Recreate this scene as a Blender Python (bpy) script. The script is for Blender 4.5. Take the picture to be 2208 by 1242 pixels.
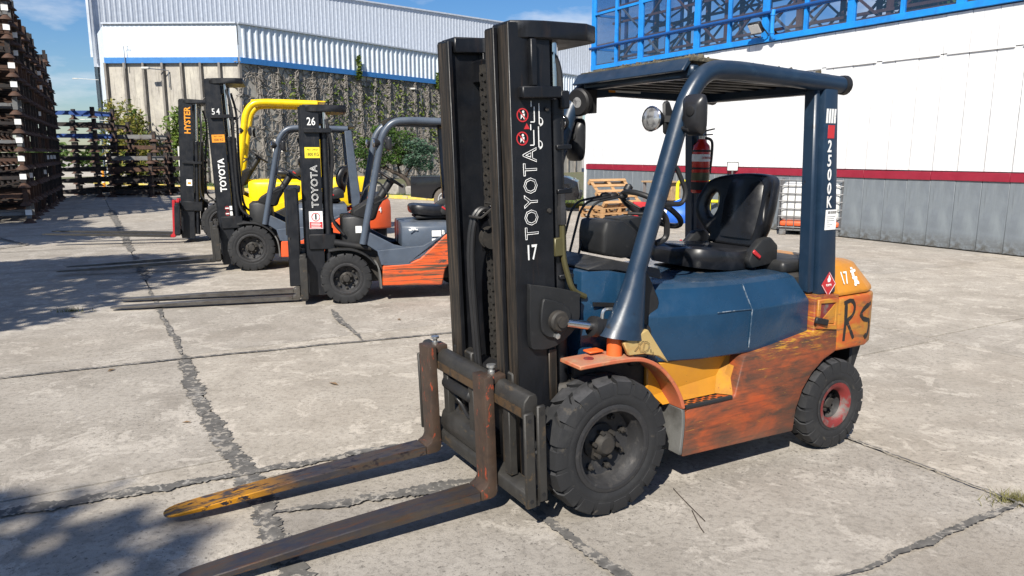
import bpy, bmesh, math, random
from mathutils import Vector, Matrix
random.seed(7)
R = math.radians
for o in list(bpy.data.objects): bpy.data.objects.remove(o, do_unlink=True)
scene = bpy.context.scene
COL = scene.collection

# ---------------------------------------------------------------- camera
cam_d = bpy.data.cameras.new('camera'); cam = bpy.data.objects.new('camera', cam_d); COL.objects.link(cam)
cam.location = (0, 0, 1.71)
cam.rotation_euler = (R(90 - 10.21), 0, 0)
cam_d.sensor_width = 36; cam_d.lens = 26.25; cam_d.clip_end = 2000; cam_d.clip_start = 0.05
scene.camera = cam
scene.render.resolution_x = 1024; scene.render.resolution_y = 576

# ---------------------------------------------------------------- sky and sun
SUN_TO = Vector((-0.361, -1.075, 1.0)).normalized()
elev = math.asin(SUN_TO.z); azim = math.atan2(SUN_TO.x, SUN_TO.y)
world = bpy.data.worlds.new('World'); scene.world = world; world.use_nodes = True
wn = world.node_tree.nodes; wl = world.node_tree.links
for n_ in list(wn): wn.remove(n_)
w_out = wn.new('ShaderNodeOutputWorld'); w_bg = wn.new('ShaderNodeBackground')
sky = wn.new('ShaderNodeTexSky'); sky.sky_type = 'NISHITA'; sky.sun_disc = False
sky.sun_elevation = elev; sky.sun_rotation = azim; sky.air_density = 1.15; sky.dust_density = 0.25; sky.ozone_density = 3.5
w_tc = wn.new('ShaderNodeTexCoord'); w_map = wn.new('ShaderNodeMapping'); w_map.inputs['Scale'].default_value = (1.6, 1.6, 5.0)
w_map.inputs['Location'].default_value = (0.35, 0.2, 0.1)
w_no = wn.new('ShaderNodeTexNoise'); w_no.inputs['Scale'].default_value = 3.2; w_no.inputs['Detail'].default_value = 7; w_no.inputs['Roughness'].default_value = 0.55
w_ra = wn.new('ShaderNodeValToRGB'); w_ra.color_ramp.elements[0].position = 0.50; w_ra.color_ramp.elements[1].position = 0.68
w_mix = wn.new('ShaderNodeMixRGB'); w_mix.inputs[2].default_value = (11.5, 11.8, 12.5, 1)
w_mul = wn.new('ShaderNodeMath'); w_mul.operation = 'MULTIPLY'; w_mul.inputs[1].default_value = 0.75
wl.new(w_tc.outputs['Generated'], w_map.inputs['Vector']); wl.new(w_map.outputs[0], w_no.inputs['Vector'])
wl.new(w_no.outputs['Fac'], w_ra.inputs[0]); wl.new(w_ra.outputs['Color'], w_mul.inputs[0]); wl.new(w_mul.outputs[0], w_mix.inputs[0])
w_hs = wn.new('ShaderNodeHueSaturation'); w_hs.inputs['Saturation'].default_value = 1.3; w_hs.inputs['Value'].default_value = 1.15
w_tint = wn.new('ShaderNodeMixRGB'); w_tint.blend_type = 'MULTIPLY'; w_tint.inputs[0].default_value = 1; w_tint.inputs[2].default_value = (.84, .94, 1.16, 1)
wl.new(sky.outputs[0], w_hs.inputs['Color']); wl.new(w_hs.outputs[0], w_tint.inputs[1]); wl.new(w_tint.outputs[0], w_mix.inputs[1]); wl.new(w_mix.outputs[0], w_bg.inputs['Color'])
w_bg.inputs['Strength'].default_value = 0.05
wl.new(w_bg.outputs[0], w_out.inputs['Surface'])
sun_d = bpy.data.lights.new('sun', 'SUN'); sun = bpy.data.objects.new('sun', sun_d); COL.objects.link(sun)
sun_d.energy = 5.0; sun_d.angle = R(0.5); sun_d.color = (1.0, 0.945, 0.85)
sun.rotation_euler = SUN_TO.to_track_quat('Z', 'Y').to_euler(); sun.location = (-5, -10, 20)
vs = scene.view_settings; vs.view_transform = 'Standard'; vs.look = 'None'; vs.gamma = 1.0; vs.use_curve_mapping = False
vs.exposure = 0.66

# ---------------------------------------------------------------- materials
class NT:
    def __init__(s, name):
        s.m = bpy.data.materials.new(name); s.m.use_nodes = True
        s.n = s.m.node_tree.nodes; s.l = s.m.node_tree.links
        s.b = s.n['Principled BSDF']; s.out = s.n['Material Output']
    def new(s, t, **kw):
        x = s.n.new(t)
        for k, v in kw.items():
            if k in x.inputs: x.inputs[k].default_value = v
            else: setattr(x, k, v)
        return x
    def coord(s, kind='Object', scale=(1, 1, 1), loc=(0, 0, 0), rot=(0, 0, 0)):
        if kind == 'World':
            g = s.new('ShaderNodeNewGeometry'); src = g.outputs['Position']
        else:
            src = s.new('ShaderNodeTexCoord').outputs[kind]
        mp = s.new('ShaderNodeMapping'); mp.inputs['Scale'].default_value = scale
        mp.inputs['Location'].default_value = loc; mp.inputs['Rotation'].default_value = rot
        s.l.new(src, mp.inputs[0]); return mp.outputs[0]
    def noise(s, vec, scale=5, detail=5, rough=.6, dist=0):
        x = s.new('ShaderNodeTexNoise', Scale=scale, Detail=detail, Roughness=rough, Distortion=dist)
        s.l.new(vec, x.inputs['Vector']); return x.outputs['Fac']
    def ramp(s, fac, lo, hi, a=0., b=1.):
        x = s.new('ShaderNodeMapRange'); x.inputs[1].default_value = lo; x.inputs[2].default_value = hi
        x.inputs[3].default_value = a; x.inputs[4].default_value = b; s.l.new(fac, x.inputs[0]); return x.outputs[0]
    def mix(s, fac, a, b, mode='MIX'):
        x = s.new('ShaderNodeMixRGB', blend_type=mode)
        for i, v in ((0, fac), (1, a), (2, b)):
            if hasattr(v, 'links'): s.l.new(v, x.inputs[i])
            elif i == 0: x.inputs[0].default_value = v
            else: x.inputs[i].default_value = (*v, 1)
        return x.outputs[0]
    def math(s, op, a, b):
        x = s.new('ShaderNodeMath', operation=op)
        for i, v in enumerate((a, b)):
            if hasattr(v, 'links'): s.l.new(v, x.inputs[i])
            else: x.inputs[i].default_value = v
        return x.outputs[0]
    def bump(s, fac, strength=.3, dist=.01):
        x = s.new('ShaderNodeBump', Strength=strength, Distance=dist); s.l.new(fac, x.inputs['Height'])
        s.l.new(x.outputs[0], s.b.inputs['Normal'])

def paint(name, col, rough=.45, metal=0., layers=(), bump=None, var=.12, vscale=4, spec=.5, kind='Object', dust_or_light=None):
    """base colour with soft variation; layers = (colour, scale xyz, noise scale, lo, hi[, mask(axis, lo, hi)])"""
    t = NT(name)
    v = t.noise(t.coord(kind), vscale, 5)
    c = t.mix(t.ramp(v, .3, .7), tuple(x * (1 - var) for x in col), tuple(min(1, x * (1 + var)) for x in col))
    rf = None
    for i, L in enumerate(layers):
        lc, sc, ns, lo, hi = L[:5]
        nz = t.noise(t.coord(kind, sc, (i * 3.7 + 1.3, i * 1.9, i * 2.3)), ns, 8, .68, .3)
        f = t.ramp(nz, lo, hi)
        if len(L) > 5 and L[5]:
            ax, mlo, mhi = L[5]
            sep = t.new('ShaderNodeSeparateXYZ'); t.l.new(t.new('ShaderNodeTexCoord').outputs['Object'], sep.inputs[0])
            mk = t.ramp(sep.outputs['XYZ'.index(ax)], mlo, mhi)
            f = t.math('MULTIPLY', f, mk)
        c = t.mix(f, c, lc)
    if dust_or_light:
        g = t.new('ShaderNodeNewGeometry'); sp = t.new('ShaderNodeSeparateXYZ'); t.l.new(g.outputs['Normal'], sp.inputs[0])
        up = t.ramp(sp.outputs[2], .5, .98)
        f = t.math('MULTIPLY', up, t.ramp(t.noise(t.coord(kind), 14, 5), .3, .75, 0, dust_or_light[1]))
        c = t.mix(f, c, dust_or_light[0])
    t.l.new(c, t.b.inputs['Base Color'])
    rn = t.noise(t.coord(kind, loc=(5, 5, 5)), 9, 5)
    t.l.new(t.ramp(rn, .3, .7, max(.05, rough - .1), min(1, rough + .14)), t.b.inputs['Roughness'])
    t.b.inputs['Metallic'].default_value = metal
    t.b.inputs['Specular IOR Level'].default_value = spec
    if bump: t.bump(t.noise(t.coord(kind), bump[0], 6), bump[1], bump[2] if len(bump) > 2 else .005)
    return t.m

M = {}
DUST = ((.25, .22, .18), .5)
M['navy'] = paint('navy_paint', (.010, .025, .05), .36, 0, [((.03, .06, .1), (1, 1, 1), 6, .55, .9), ((.012, .013, .016), (1, 1, 1), 11, .63, .7), ((.14, .17, .2), (2, 2, 9), 9, .70, .74)], (60, .05), dust_or_light=((.16, .15, .13), .35))
M['blue_body'] = paint('blue_body_paint', (.0085, .036, .078), .22, 0, [((.018, .05, .10), (1, 1, 1), 3, .5, .8), ((.16, .2, .24), (2, 2, 14), 9, .70, .75), ((.02, .02, .022), (1, 1, 1), 18, .72, .76)], (3.5, .3, .03), dust_or_light=((.12, .13, .14), .3))
M['black_steel'] = paint('black_mast_steel', (.004, .0046, .0065), .45, .0, [((.022, .013, .009), (6, 6, .7), 3, .60, .75), ((.012, .013, .017), (9, 9, .8), 4, .55, .8), ((.07, .06, .045), (14, 14, 1), 6, .69, .74)], (70, .12))
M['mast_face'] = paint('worn_mast_face', (.014, .012, .010), .5, .1, [((.075, .055, .038), (22, 22, .3), 3, .47, .66), ((.07, .03, .014), (30, 30, 1), 3, .63, .72), ((.12, .11, .095), (40, 40, .5), 3, .7, .76)], (70, .15))
M['carriage'] = paint('greasy_carriage_steel', (.03, .028, .025), .55, .1, [((.016, .015, .014), (1, 1, 1), 8, .45, .7), ((.1, .065, .03), (4, 1, 4), 5, .6, .75), ((.13, .12, .1), (9, 2, 9), 9, .68, .75)], (50, .25))
M['fork'] = paint('worn_fork_steel', (.085, .068, .056), .42, .55, [((.05, .05, .062), (2.2, 5, 5), 3, .45, .62), ((.13, .062, .03), (1.4, 9, 9), 5, .52, .68), ((.02, .02, .026), (6, 12, 6), 3, .66, .7)], (60, .2))
M['fork_yellow'] = paint('worn_fork_steel_yellow_tip', (.085, .068, .056), .42, .45, [((.05, .05, .062), (2.2, 5, 5), 3, .45, .62), ((.13, .062, .03), (1.4, 9, 9), 5, .52, .68), ((.52, .23, .014), (2.5, 7, 7), 3, .40, .5, ('X', 1.25, 1.5)), ((.03, .025, .03), (4, 14, 6), 3, .56, .6)], (60, .2))
M['shank'] = paint('fork_shank_red_rust', (.06, .038, .026), .55, .2, [((.03, .022, .018), (2, 2, 2), 5, .45, .7), ((.30, .05, .018), (5, 5, 2), 6, .60, .645), ((.1, .085, .07), (12, 12, 2), 6, .63, .7)], (60, .25))
def scraped_orange():
    t = NT('scraped_orange_paint')
    st = lambda sx, sz, ns, seed: t.noise(t.coord('Object', (sx, 1, sz), (seed, seed*1.7, seed*.6)), ns, 8, .7, 0)
    v = t.noise(t.coord('Object'), 4, 5)
    c = t.mix(t.ramp(v, .3, .7), (.34, .055, .012), (.43, .085, .017))
    c = t.mix(t.ramp(st(1, 4, 4, 3.1), .42, .64, 0, .8), c, (.20, .055, .02))
    grime = t.ramp(t.noise(t.coord('Object', (1, 1, 1.5), (7.3, 2, 4)), 2.6, 5, .6, .8),    .37, .56)
    c = t.mix(t.math('MULTIPLY', grime, t.ramp(st(1, 5, 4, 5.7), .34, .62, .35, .95)), c, (.05, .032, .022))
    c = t.mix(t.ramp(st(1.1, 15, 4, 9.2), .50, .68, 0, .6), c, (.03, .02, .015))
    c = t.mix(t.ramp(st(1.6, 24, 5, 1.4), .64, .69, 0, .8), c, (.46, .25, .03))
    c = t.mix(t.ramp(st(2.2, 55, 4, 6.6), .66, .72, 0, .6), c, (.32, .25, .19))
    sep = t.new('ShaderNodeSeparateXYZ'); t.l.new(t.new('ShaderNodeTexCoord').outputs['Object'], sep.inputs[0])
    c = t.mix(t.math('MULTIPLY', t.math('MULTIPLY', t.ramp(sep.outputs[2], .60, .68, 0, .9), t.ramp(sep.outputs[0], -.95, -1.1)), t.ramp(st(2, 20, 5, 8.1), .53, .60)), c, (.46, .24, .02))
    c = t.mix(t.math('MULTIPLY', t.ramp(sep.outputs[2], .30, .17, 0, .6), t.ramp(v, .3, .6)), c, (.10, .075, .055))
    t.l.new(c, t.b.inputs['Base Color']); t.b.inputs['Roughness'].default_value = .55
    t.bump(st(1.5, 30, 5, 2.2), .25, .004); return t.m
M['orange'] = scraped_orange()
M['rust_bar'] = paint('rusty_brown_bar', (.075, .045, .022), .6, .2, [((.03, .024, .018), (1, 3, 3), 6, .5, .65), ((.16, .09, .035), (4, 4, 4), 8, .6, .7)], (60, .3))
M['orange_plate'] = paint('orange_fender_paint', (.42, .11, .05), .6, 0, [((.4, .24, .12), (1, 1, 1), 7, .52, .7), ((.12, .08, .05), (1, 1, 1), 12, .6, .72)], (50, .15), dust_or_light=((.35, .28, .2), .6))
M['orange_bright'] = paint('bright_orange_paint', (.6, .11, .02), .5, 0, [((.2, .05, .02), (1, 1, 1), 14, .66, .74)])
M['cw_orange'] = paint('counterweight_orange', (.40, .085, .016), .55, 0, [((.40, .18, .022), (1, 1, 2), 3, .50, .6), ((.12, .07, .035), (1, 1, 5), 6, .54, .7), ((.03, .022, .016), (1.6, 1.6, 9), 5, .62, .72), ((.30, .24, .17), (4, 4, 20), 5, .73, .77)], (40, .15))
M['yellow'] = paint('step_yellow_paint', (.47, .205, .016), .38, 0, [((.42, .17, .02), (1, 1, 1), 5, .5, .75), ((.03, .02, .015), (3, 3, 6), 7, .70, .72), ((.1, .06, .02), (1, 1, 1), 26, .68, .73)], (30, .05))
M['yellow_dull'] = paint('worn_dull_yellow', (.42, .19, .02), .75, 0, [((.30, .14, .03), (1, 1, 1), 9, .45, .65), ((.05, .03, .02), (3, 3, 3), 9, .64, .68)], (40, .2), spec=.2)
M['cw_yellow'] = paint('counterweight_yellow', (.50, .20, .016), .42, 0, [((.38, .17, .03), (1, 1, 1), 8, .5, .7), ((.03, .02, .015), (1, 1, 1), 16, .69, .72)], (30, .06), dust_or_light=((.3, .26, .2), .2))
M['cream_plate'] = paint('faded_cream_paint', (.42, .30, .12), .6, 0, [((.42, .2, .05), (1, 1, 1), 9, .5, .7), ((.14, .11, .16), (1, 1, 1), 8, .64, .7)], (50, .1))
M['tyre'] = paint('tyre_rubber', (.017, .0175, .019), .72, 0, [((.034, .034, .034), (1, 1, 1), 6, .5, .75), ((.085, .072, .055), (1, 1, 1), 15, .62, .74)], (90, .25), spec=.35, dust_or_light=((.10, .10, .105), .7))  # paler top faces: dust plus the lit tread's blue-grey painted in
M['rim_dark'] = paint('dirty_dark_rim', (.03, .03, .032), .55, .3, [((.075, .07, .066), (1, 1, 1), 16, .54, .68), ((.06, .025, .016), (1, 1, 1), 9, .62, .7)], (60, .3), dust_or_light=((.13, .125, .12), .4))
M['rim_red'] = paint('dusty_red_rim', (.17, .018, .017), .65, 0, [((.12, .10, .09), (1, 1, 1), 11, .50, .62), ((.03, .02, .02), (1, 1, 1), 12, .64, .7)], (60, .3))
M['black_plastic'] = paint('black_plastic', (.012, .0125, .0135), .5, 0, [((.04, .04, .04), (1, 1, 1), 25, .6, .8)], (180, .12, .002), dust_or_light=((.1, .095, .085), .35))
M['vinyl'] = paint('black_seat_vinyl', (.008, .0085, .0105), .33, 0, [((.03, .03, .034), (1, 1, 1), 6, .55, .8)], (220, .06, .001), dust_or_light=((.07, .07, .07), .15))
M['rubber'] = paint('black_rubber_hose', (.012, .012, .013), .5)
M['black'] = paint('dull_black', (.008, .008, .009), .6, 0, [((.02, .018, .015), (1, 1, 1), 8, .5, .8)])
M['grime'] = paint('greasy_underside', (.02, .018, .016), .7, 0, [((.05, .042, .033), (1, 1, 1), 9, .5, .75)], (30, .4))
M['mudguard'] = paint('grey_mudguard', (.11, .11, .105), .8, 0, [((.05, .048, .044), (1, 1, 1), 6, .45, .7)], (40, .2))
M['chrome'] = paint('chrome_rod', (.55, .55, .56), .12, 1.0, [((.25, .17, .08), (1, 1, 1), 12, .6, .75)])
M['zinc'] = paint('zinc_bolt', (.6, .6, .58), .3, .9)
M['olive'] = paint('olive_pipe', (.09, .08, .035), .45, .3)
M['white'] = paint('white_marking', (.74, .74, .72), .6, 0, [((.35, .34, .32), (1, 1, 1), 40, .58, .68)])
M['paper'] = paint('white_paper', (.78, .78, .76), .7)
M['red'] = paint('red_sticker', (.45, .025, .03), .45)
M['sign_orange'] = paint('orange_sticker', (.75, .28, .02), .45)
M['sign_yellow'] = paint('yellow_sticker', (.72, .58, .03), .45)
M['black_mark'] = paint('black_marker', (.012, .011, .01), .7, 0, [((.12, .06, .03), (1, 1, 3), 24, .58, .66)])
M['roof_dirt'] = paint('roof_dirt', (.11, .095, .065), .9, 0, [((.05, .045, .03), (1, 1, 1), 9, .42, .65), ((.2, .17, .12), (1, 1, 1), 20, .6, .72)], (25, .9, .02))
M['ext_red'] = paint('extinguisher_red', (.5, .02, .015), .22)
M['glass_lens'] = paint('lamp_lens', (.5, .5, .5), .12, .6, [((.2, .2, .21), (1, 1, 1), 30, .5, .6)])
M['mirror_back'] = paint('mirror_shell', (.017, .017, .019), .33)
# second fleet colours
M['slate'] = paint('slate_grey_paint', (.065, .083, .112), .38, 0, [((.045, .055, .075), (1, 1, 1), 4, .5, .75), ((.3, .3, .3), (3, 3, 9), 8, .73, .76)], dust_or_light=((.2, .19, .17), .35))
M['orange26'] = paint('streaked_orange_paint', (.58, .085, .018), .45, 0, [((.07, .045, .03), (.5, 1, 14), 3, .48, .58), ((.13, .10, .04), (.8, 1, 30), 3, .55, .64), ((.05, .045, .04), (1, 1, 2), 5, .6, .7)])
M['orange54'] = paint('orange_red_paint', (.62, .085, .022), .42, 0, [((.06, .04, .03), (1, 1, 3), 9, .63, .7)])
M['hyster'] = paint('truck_yellow', (.76, .52, .004), .35, 0, [((.5, .33, .01), (1, 1, 1), 5, .55, .8), ((.05, .04, .02), (1, 1, 3), 14, .72, .76)])
M['red_fork'] = paint('red_fork_paint', (.38, .012, .018), .45, 0, [((.08, .03, .025), (2, 6, 4), 5, .55, .7)])
M['steel_fork'] = paint('bare_fork_steel', (.13, .12, .11), .4, .6, [((.07, .06, .05), (2, 6, 6), 5, .45, .7)])
M['black26'] = paint('satin_black_mast', (.0055, .0065, .0095), .4, 0, [((.03, .028, .026), (9, 9, 1), 5, .55, .75)])

# ---------------------------------------------------------------- geometry helpers
class MB:
    def __init__(s, T=None):
        s.v = []; s.f = []; s.T = T or Matrix.Identity(4)
    def add(s, vs, fs):
        k = len(s.v); s.v += [tuple(s.T @ Vector(v)) for v in vs]; s.f += [tuple(i + k for i in f) for f in fs]; return s
    def box(s, x0, x1, y0, y1, z0, z1):
        return s.add([(x0,y0,z0),(x1,y0,z0),(x1,y1,z0),(x0,y1,z0),(x0,y0,z1),(x1,y0,z1),(x1,y1,z1),(x0,y1,z1)],
                     [(0,3,2,1),(4,5,6,7),(0,1,5,4),(1,2,6,5),(2,3,7,6),(3,0,4,7)])
    def cbox(s, c, d, rot=None):
        m = Matrix.Translation(c) @ (rot.to_matrix().to_4x4() if rot else Matrix.Identity(4))
        h = [x / 2 for x in d]
        pts = [m @ Vector((sx*h[0], sy*h[1], sz*h[2])) for sz in (-1,1) for sx, sy in ((-1,-1),(1,-1),(1,1),(-1,1))]
        return s.add(pts, [(0,3,2,1),(4,5,6,7),(0,1,5,4),(1,2,6,5),(2,3,7,6),(3,0,4,7)])
    def beam(s, a, b, w, h, up=(0,0,1)):
        a = Vector(a); b = Vector(b); d = (b - a).normalized(); u = Vector(up)
        if abs(d.dot(u)) > .98: u = Vector((1,0,0))
        sd = d.cross(u).normalized(); u = sd.cross(d).normalized()
        pts = [p + sd*(w/2*i) + u*(h/2*j) for p in (a, b) for i, j in ((-1,-1),(1,-1),(1,1),(-1,1))]
        return s.add(pts, [(0,1,2,3),(7,6,5,4),(0,4,5,1),(1,5,6,2),(2,6,7,3),(3,7,4,0)])
    def prism(s, poly, axis, a, b):
        """poly = 2D points of the other two axes in xyz order; extruded from a to b"""
        def mk(p, t):
            return {'x': (t, p[0], p[1]), 'y': (p[0], t, p[1]), 'z': (p[0], p[1], t)}[axis]
        n = len(poly); vs = [mk(p, a) for p in poly] + [mk(p, b) for p in poly]
        return s.add(vs, [tuple(range(n))[::-1], tuple(range(n, 2*n))] + [(i, (i+1) % n, n + (i+1) % n, n + i) for i in range(n)])
    def tube(s, path, r, n=10, caps=True, closed=False):
        path = [Vector(p) for p in path]; m = len(path)
        rs = r if isinstance(r, (list, tuple)) else [r] * m
        vs = []; ref = None
        for i, p in enumerate(path):
            a = path[i-1] if (i > 0 or closed) else p
            b = path[(i+1) % m] if (i < m-1 or closed) else p
            d = (b - a).normalized()
            if ref is None:
                ref = d.orthogonal().normalized()
            ref = (ref - d * ref.dot(d)).normalized(); sd = d.cross(ref)
            for k in range(n):
                t = 2*math.pi*k/n; vs.append(p + (ref*math.cos(t) + sd*math.sin(t)) * rs[i])
        fs = []
        for i in range(m if closed else m-1):
            j = (i+1) % m
            for k in range(n): fs.append((i*n+k, i*n+(k+1) % n, j*n+(k+1) % n, j*n+k))
        if caps and not closed: fs += [tuple(range(n))[::-1], tuple(range((m-1)*n, m*n))]
        return s.add(vs, fs)
    def lathe(s, prof, c=(0,0,0), axis=(0,1,0), n=24, closed=False):
        """prof = (radius, distance along axis)"""
        ax = Vector(axis).normalized(); u = ax.orthogonal().normalized(); w = ax.cross(u); c = Vector(c); m = len(prof)
        vs = [c + ax*h + (u*math.cos(2*math.pi*k/n) + w*math.sin(2*math.pi*k/n))*r for r, h in prof for k in range(n)]
        fs = [(i*n+k, i*n+(k+1) % n, ((i+1) % m)*n+(k+1) % n, ((i+1) % m)*n+k) for i in range(m if closed else m-1) for k in range(n)]
        if not closed:
            if prof[0][0] > 1e-4: fs.append(tuple(range(n))[::-1])
            if prof[-1][0] > 1e-4: fs.append(tuple(range((m-1)*n, m*n)))
        return s.add(vs, fs)
    def loft(s, rings, caps=True):
        n = len(rings[0]); vs = [p for r in rings for p in r]
        fs = [(i*n+k, i*n+(k+1) % n, (i+1)*n+(k+1) % n, (i+1)*n+k) for i in range(len(rings)-1) for k in range(n)]
        if caps: fs += [tuple(range(n))[::-1], tuple(range((len(rings)-1)*n, len(rings)*n))]
        return s.add(vs, fs)
    def mesh(s, name, mat=None, bevel=0, smooth=38, seg=1, fix=True, sub=0):
        me = bpy.data.meshes.new(name); me.from_pydata(s.v, [], s.f)
        if fix or bevel or sub:
            bm = bmesh.new(); bm.from_mesh(me)
            bmesh.ops.remove_doubles(bm, verts=bm.verts, dist=1e-5)
            bmesh.ops.recalc_face_normals(bm, faces=bm.faces)
            if bevel:
                ed = [e for e in bm.edges if len(e.link_faces) == 2 and e.calc_face_angle(0) > R(28)]
                bmesh.ops.bevel(bm, geom=ed, offset=bevel, segments=seg, profile=.5, affect='EDGES', clamp_overlap=True)
            bm.to_mesh(me); bm.free()
        if smooth:
            me.polygons.foreach_set('use_smooth', [True]*len(me.polygons)); me.set_sharp_from_angle(angle=R(smooth))
        if mat: me.materials.append(M[mat] if isinstance(mat, str) else mat)
        me.update(); return me
    def part(s, name, mat, parent=None, bevel=0, **kw):
        return link(name, s.mesh(name, mat, bevel, **kw), parent)

def link(name, me, parent=None, loc=(0,0,0), rot=(0,0,0)):
    o = bpy.data.objects.new(name, me); COL.objects.link(o); o.location = loc; o.rotation_euler = rot
    if parent: o.parent = parent
    return o
def tag(o, label=None, cat=None, group=None, kind=None):
    if label: o['label'] = label
    if cat: o['category'] = cat
    if group: o['group'] = group
    if kind: o['kind'] = kind
    return o
def thing(name, label, cat, loc=(0,0,0), rz=0, group=None):
    o = link(name, None, None, loc, (0,0,rz)); o.empty_display_size = .2
    return tag(o, label, cat, group)
def copy_tree(o, parent=None):
    c = o.copy(); COL.objects.link(c); c.parent = parent
    for ch in o.children: copy_tree(ch, c)
    return c

def arc(cx, cz, r, a0, a1, n):
    return [(cx + r*math.cos(R(a0+(a1-a0)*i/n)), cz + r*math.sin(R(a0+(a1-a0)*i/n))) for i in range(n+1)]

def frame_matrix(origin, right, up):
    r = Vector(right).normalized(); u = Vector(up); u = (u - r*u.dot(r)).normalized(); n = r.cross(u)
    m = Matrix((( r.x,u.x,n.x,origin[0]),(r.y,u.y,n.y,origin[1]),(r.z,u.z,n.z,origin[2]),(0,0,0,1)))
    return m
def lettering(txt, parent, origin, right, up, height, mat, sx=1., outline=0, depth=.0012, spacing=1., name='lettering', T=None, bold=0):
    """flat lettering centred on origin, as a mesh in the parent's space"""
    cu = bpy.data.curves.new('t', 'FONT'); cu.body = txt; cu.size = 1.; cu.align_x = 'CENTER'; cu.align_y = 'CENTER'
    cu.space_character = spacing; cu.resolution_u = 2
    if outline: cu.fill_mode = 'NONE'; cu.bevel_depth = outline; cu.bevel_resolution = 0
    else: cu.extrude = .004; cu.offset = bold
    o = bpy.data.objects.new('t', cu); COL.objects.link(o)
    bpy.context.view_layer.update()
    me = bpy.data.meshes.new_from_object(o.evaluated_get(bpy.context.evaluated_depsgraph_get()))
    bpy.data.objects.remove(o); bpy.data.curves.remove(cu)
    me.name = name
    k = height / .70
    F = (T or Matrix.Identity(4)) @ frame_matrix(origin, right, up) @ Matrix.Diagonal((k*sx, k, max(.2, min(k, .3)) if not outline else k*.15, 1))
    me.transform(F)
    me.materials.clear(); me.materials.append(M[mat])
    return link(name, me, parent)

def plate_curve(outer, holes, depth, bevel, res=3):
    """2D outline with holes -> bevelled slab (bmesh) in its xy plane, thickness along z"""
    cu = bpy.data.curves.new('c', 'CURVE'); cu.dimensions = '2D'; cu.fill_mode = 'BOTH'; cu.extrude = max(0.0005, depth/2 - bevel)
    cu.bevel_depth = bevel; cu.bevel_resolution = 2; cu.offset = -bevel
    for pts in [outer] + list(holes):
        sp = cu.splines.new('POLY'); sp.points.add(len(pts)-1); sp.use_cyclic_u = True
        for i, p in enumerate(pts): sp.points[i].co = (p[0], p[1], 0, 1)
    o = bpy.data.objects.new('c', cu); COL.objects.link(o); bpy.context.view_layer.update()
    me = bpy.data.meshes.new_from_object(o.evaluated_get(bpy.context.evaluated_depsgraph_get()))
    bpy.data.objects.remove(o); bpy.data.curves.remove(cu)
    bm = bmesh.new(); bm.from_mesh(me); bpy.data.meshes.remove(me)
    bmesh.ops.remove_doubles(bm, verts=bm.verts, dist=1e-4)
    return bm
def smooth_closed(pts, n=6):
    out = []; m = len(pts)
    for i in range(m):
        p0, p1, p2, p3 = (Vector(pts[(i+k-1) % m]) for k in range(4))
        for j in range(n):
            t = j/n
            out.append(tuple(.5*((2*p1) + (-p0+p2)*t + (2*p0-5*p1+4*p2-p3)*t*t + (-p0+3*p1-3*p2+p3)*t**3)))
    return out
def smooth_open(pts, n=5):
    pts = [Vector(p) for p in pts]; q = [2*pts[0]-pts[1]] + pts + [2*pts[-1]-pts[-2]]; out = []
    for i in range(1, len(q)-2):
        p0, p1, p2, p3 = q[i-1:i+3]
        for j in range(n):
            t = j/n
            out.append(.5*((2*p1) + (-p0+p2)*t + (2*p0-5*p1+4*p2-p3)*t*t + (-p0+3*p1-3*p2+p3)*t**3))
    out.append(pts[-1]); return out

# yard axes: U runs along the white wall (away from the camera), V is the wall's normal towards the camera
UV0 = Vector((6.756, 15.571, 0)); UD = Vector((-.49301, .87002, 0)); VD = Vector((-.87002, -.49301, 0))
UVROT = math.atan2(UD.y, UD.x)
def uv(u, v, z=0): return UV0 + UD*u + VD*v + Vector((0,0,z))
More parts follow.
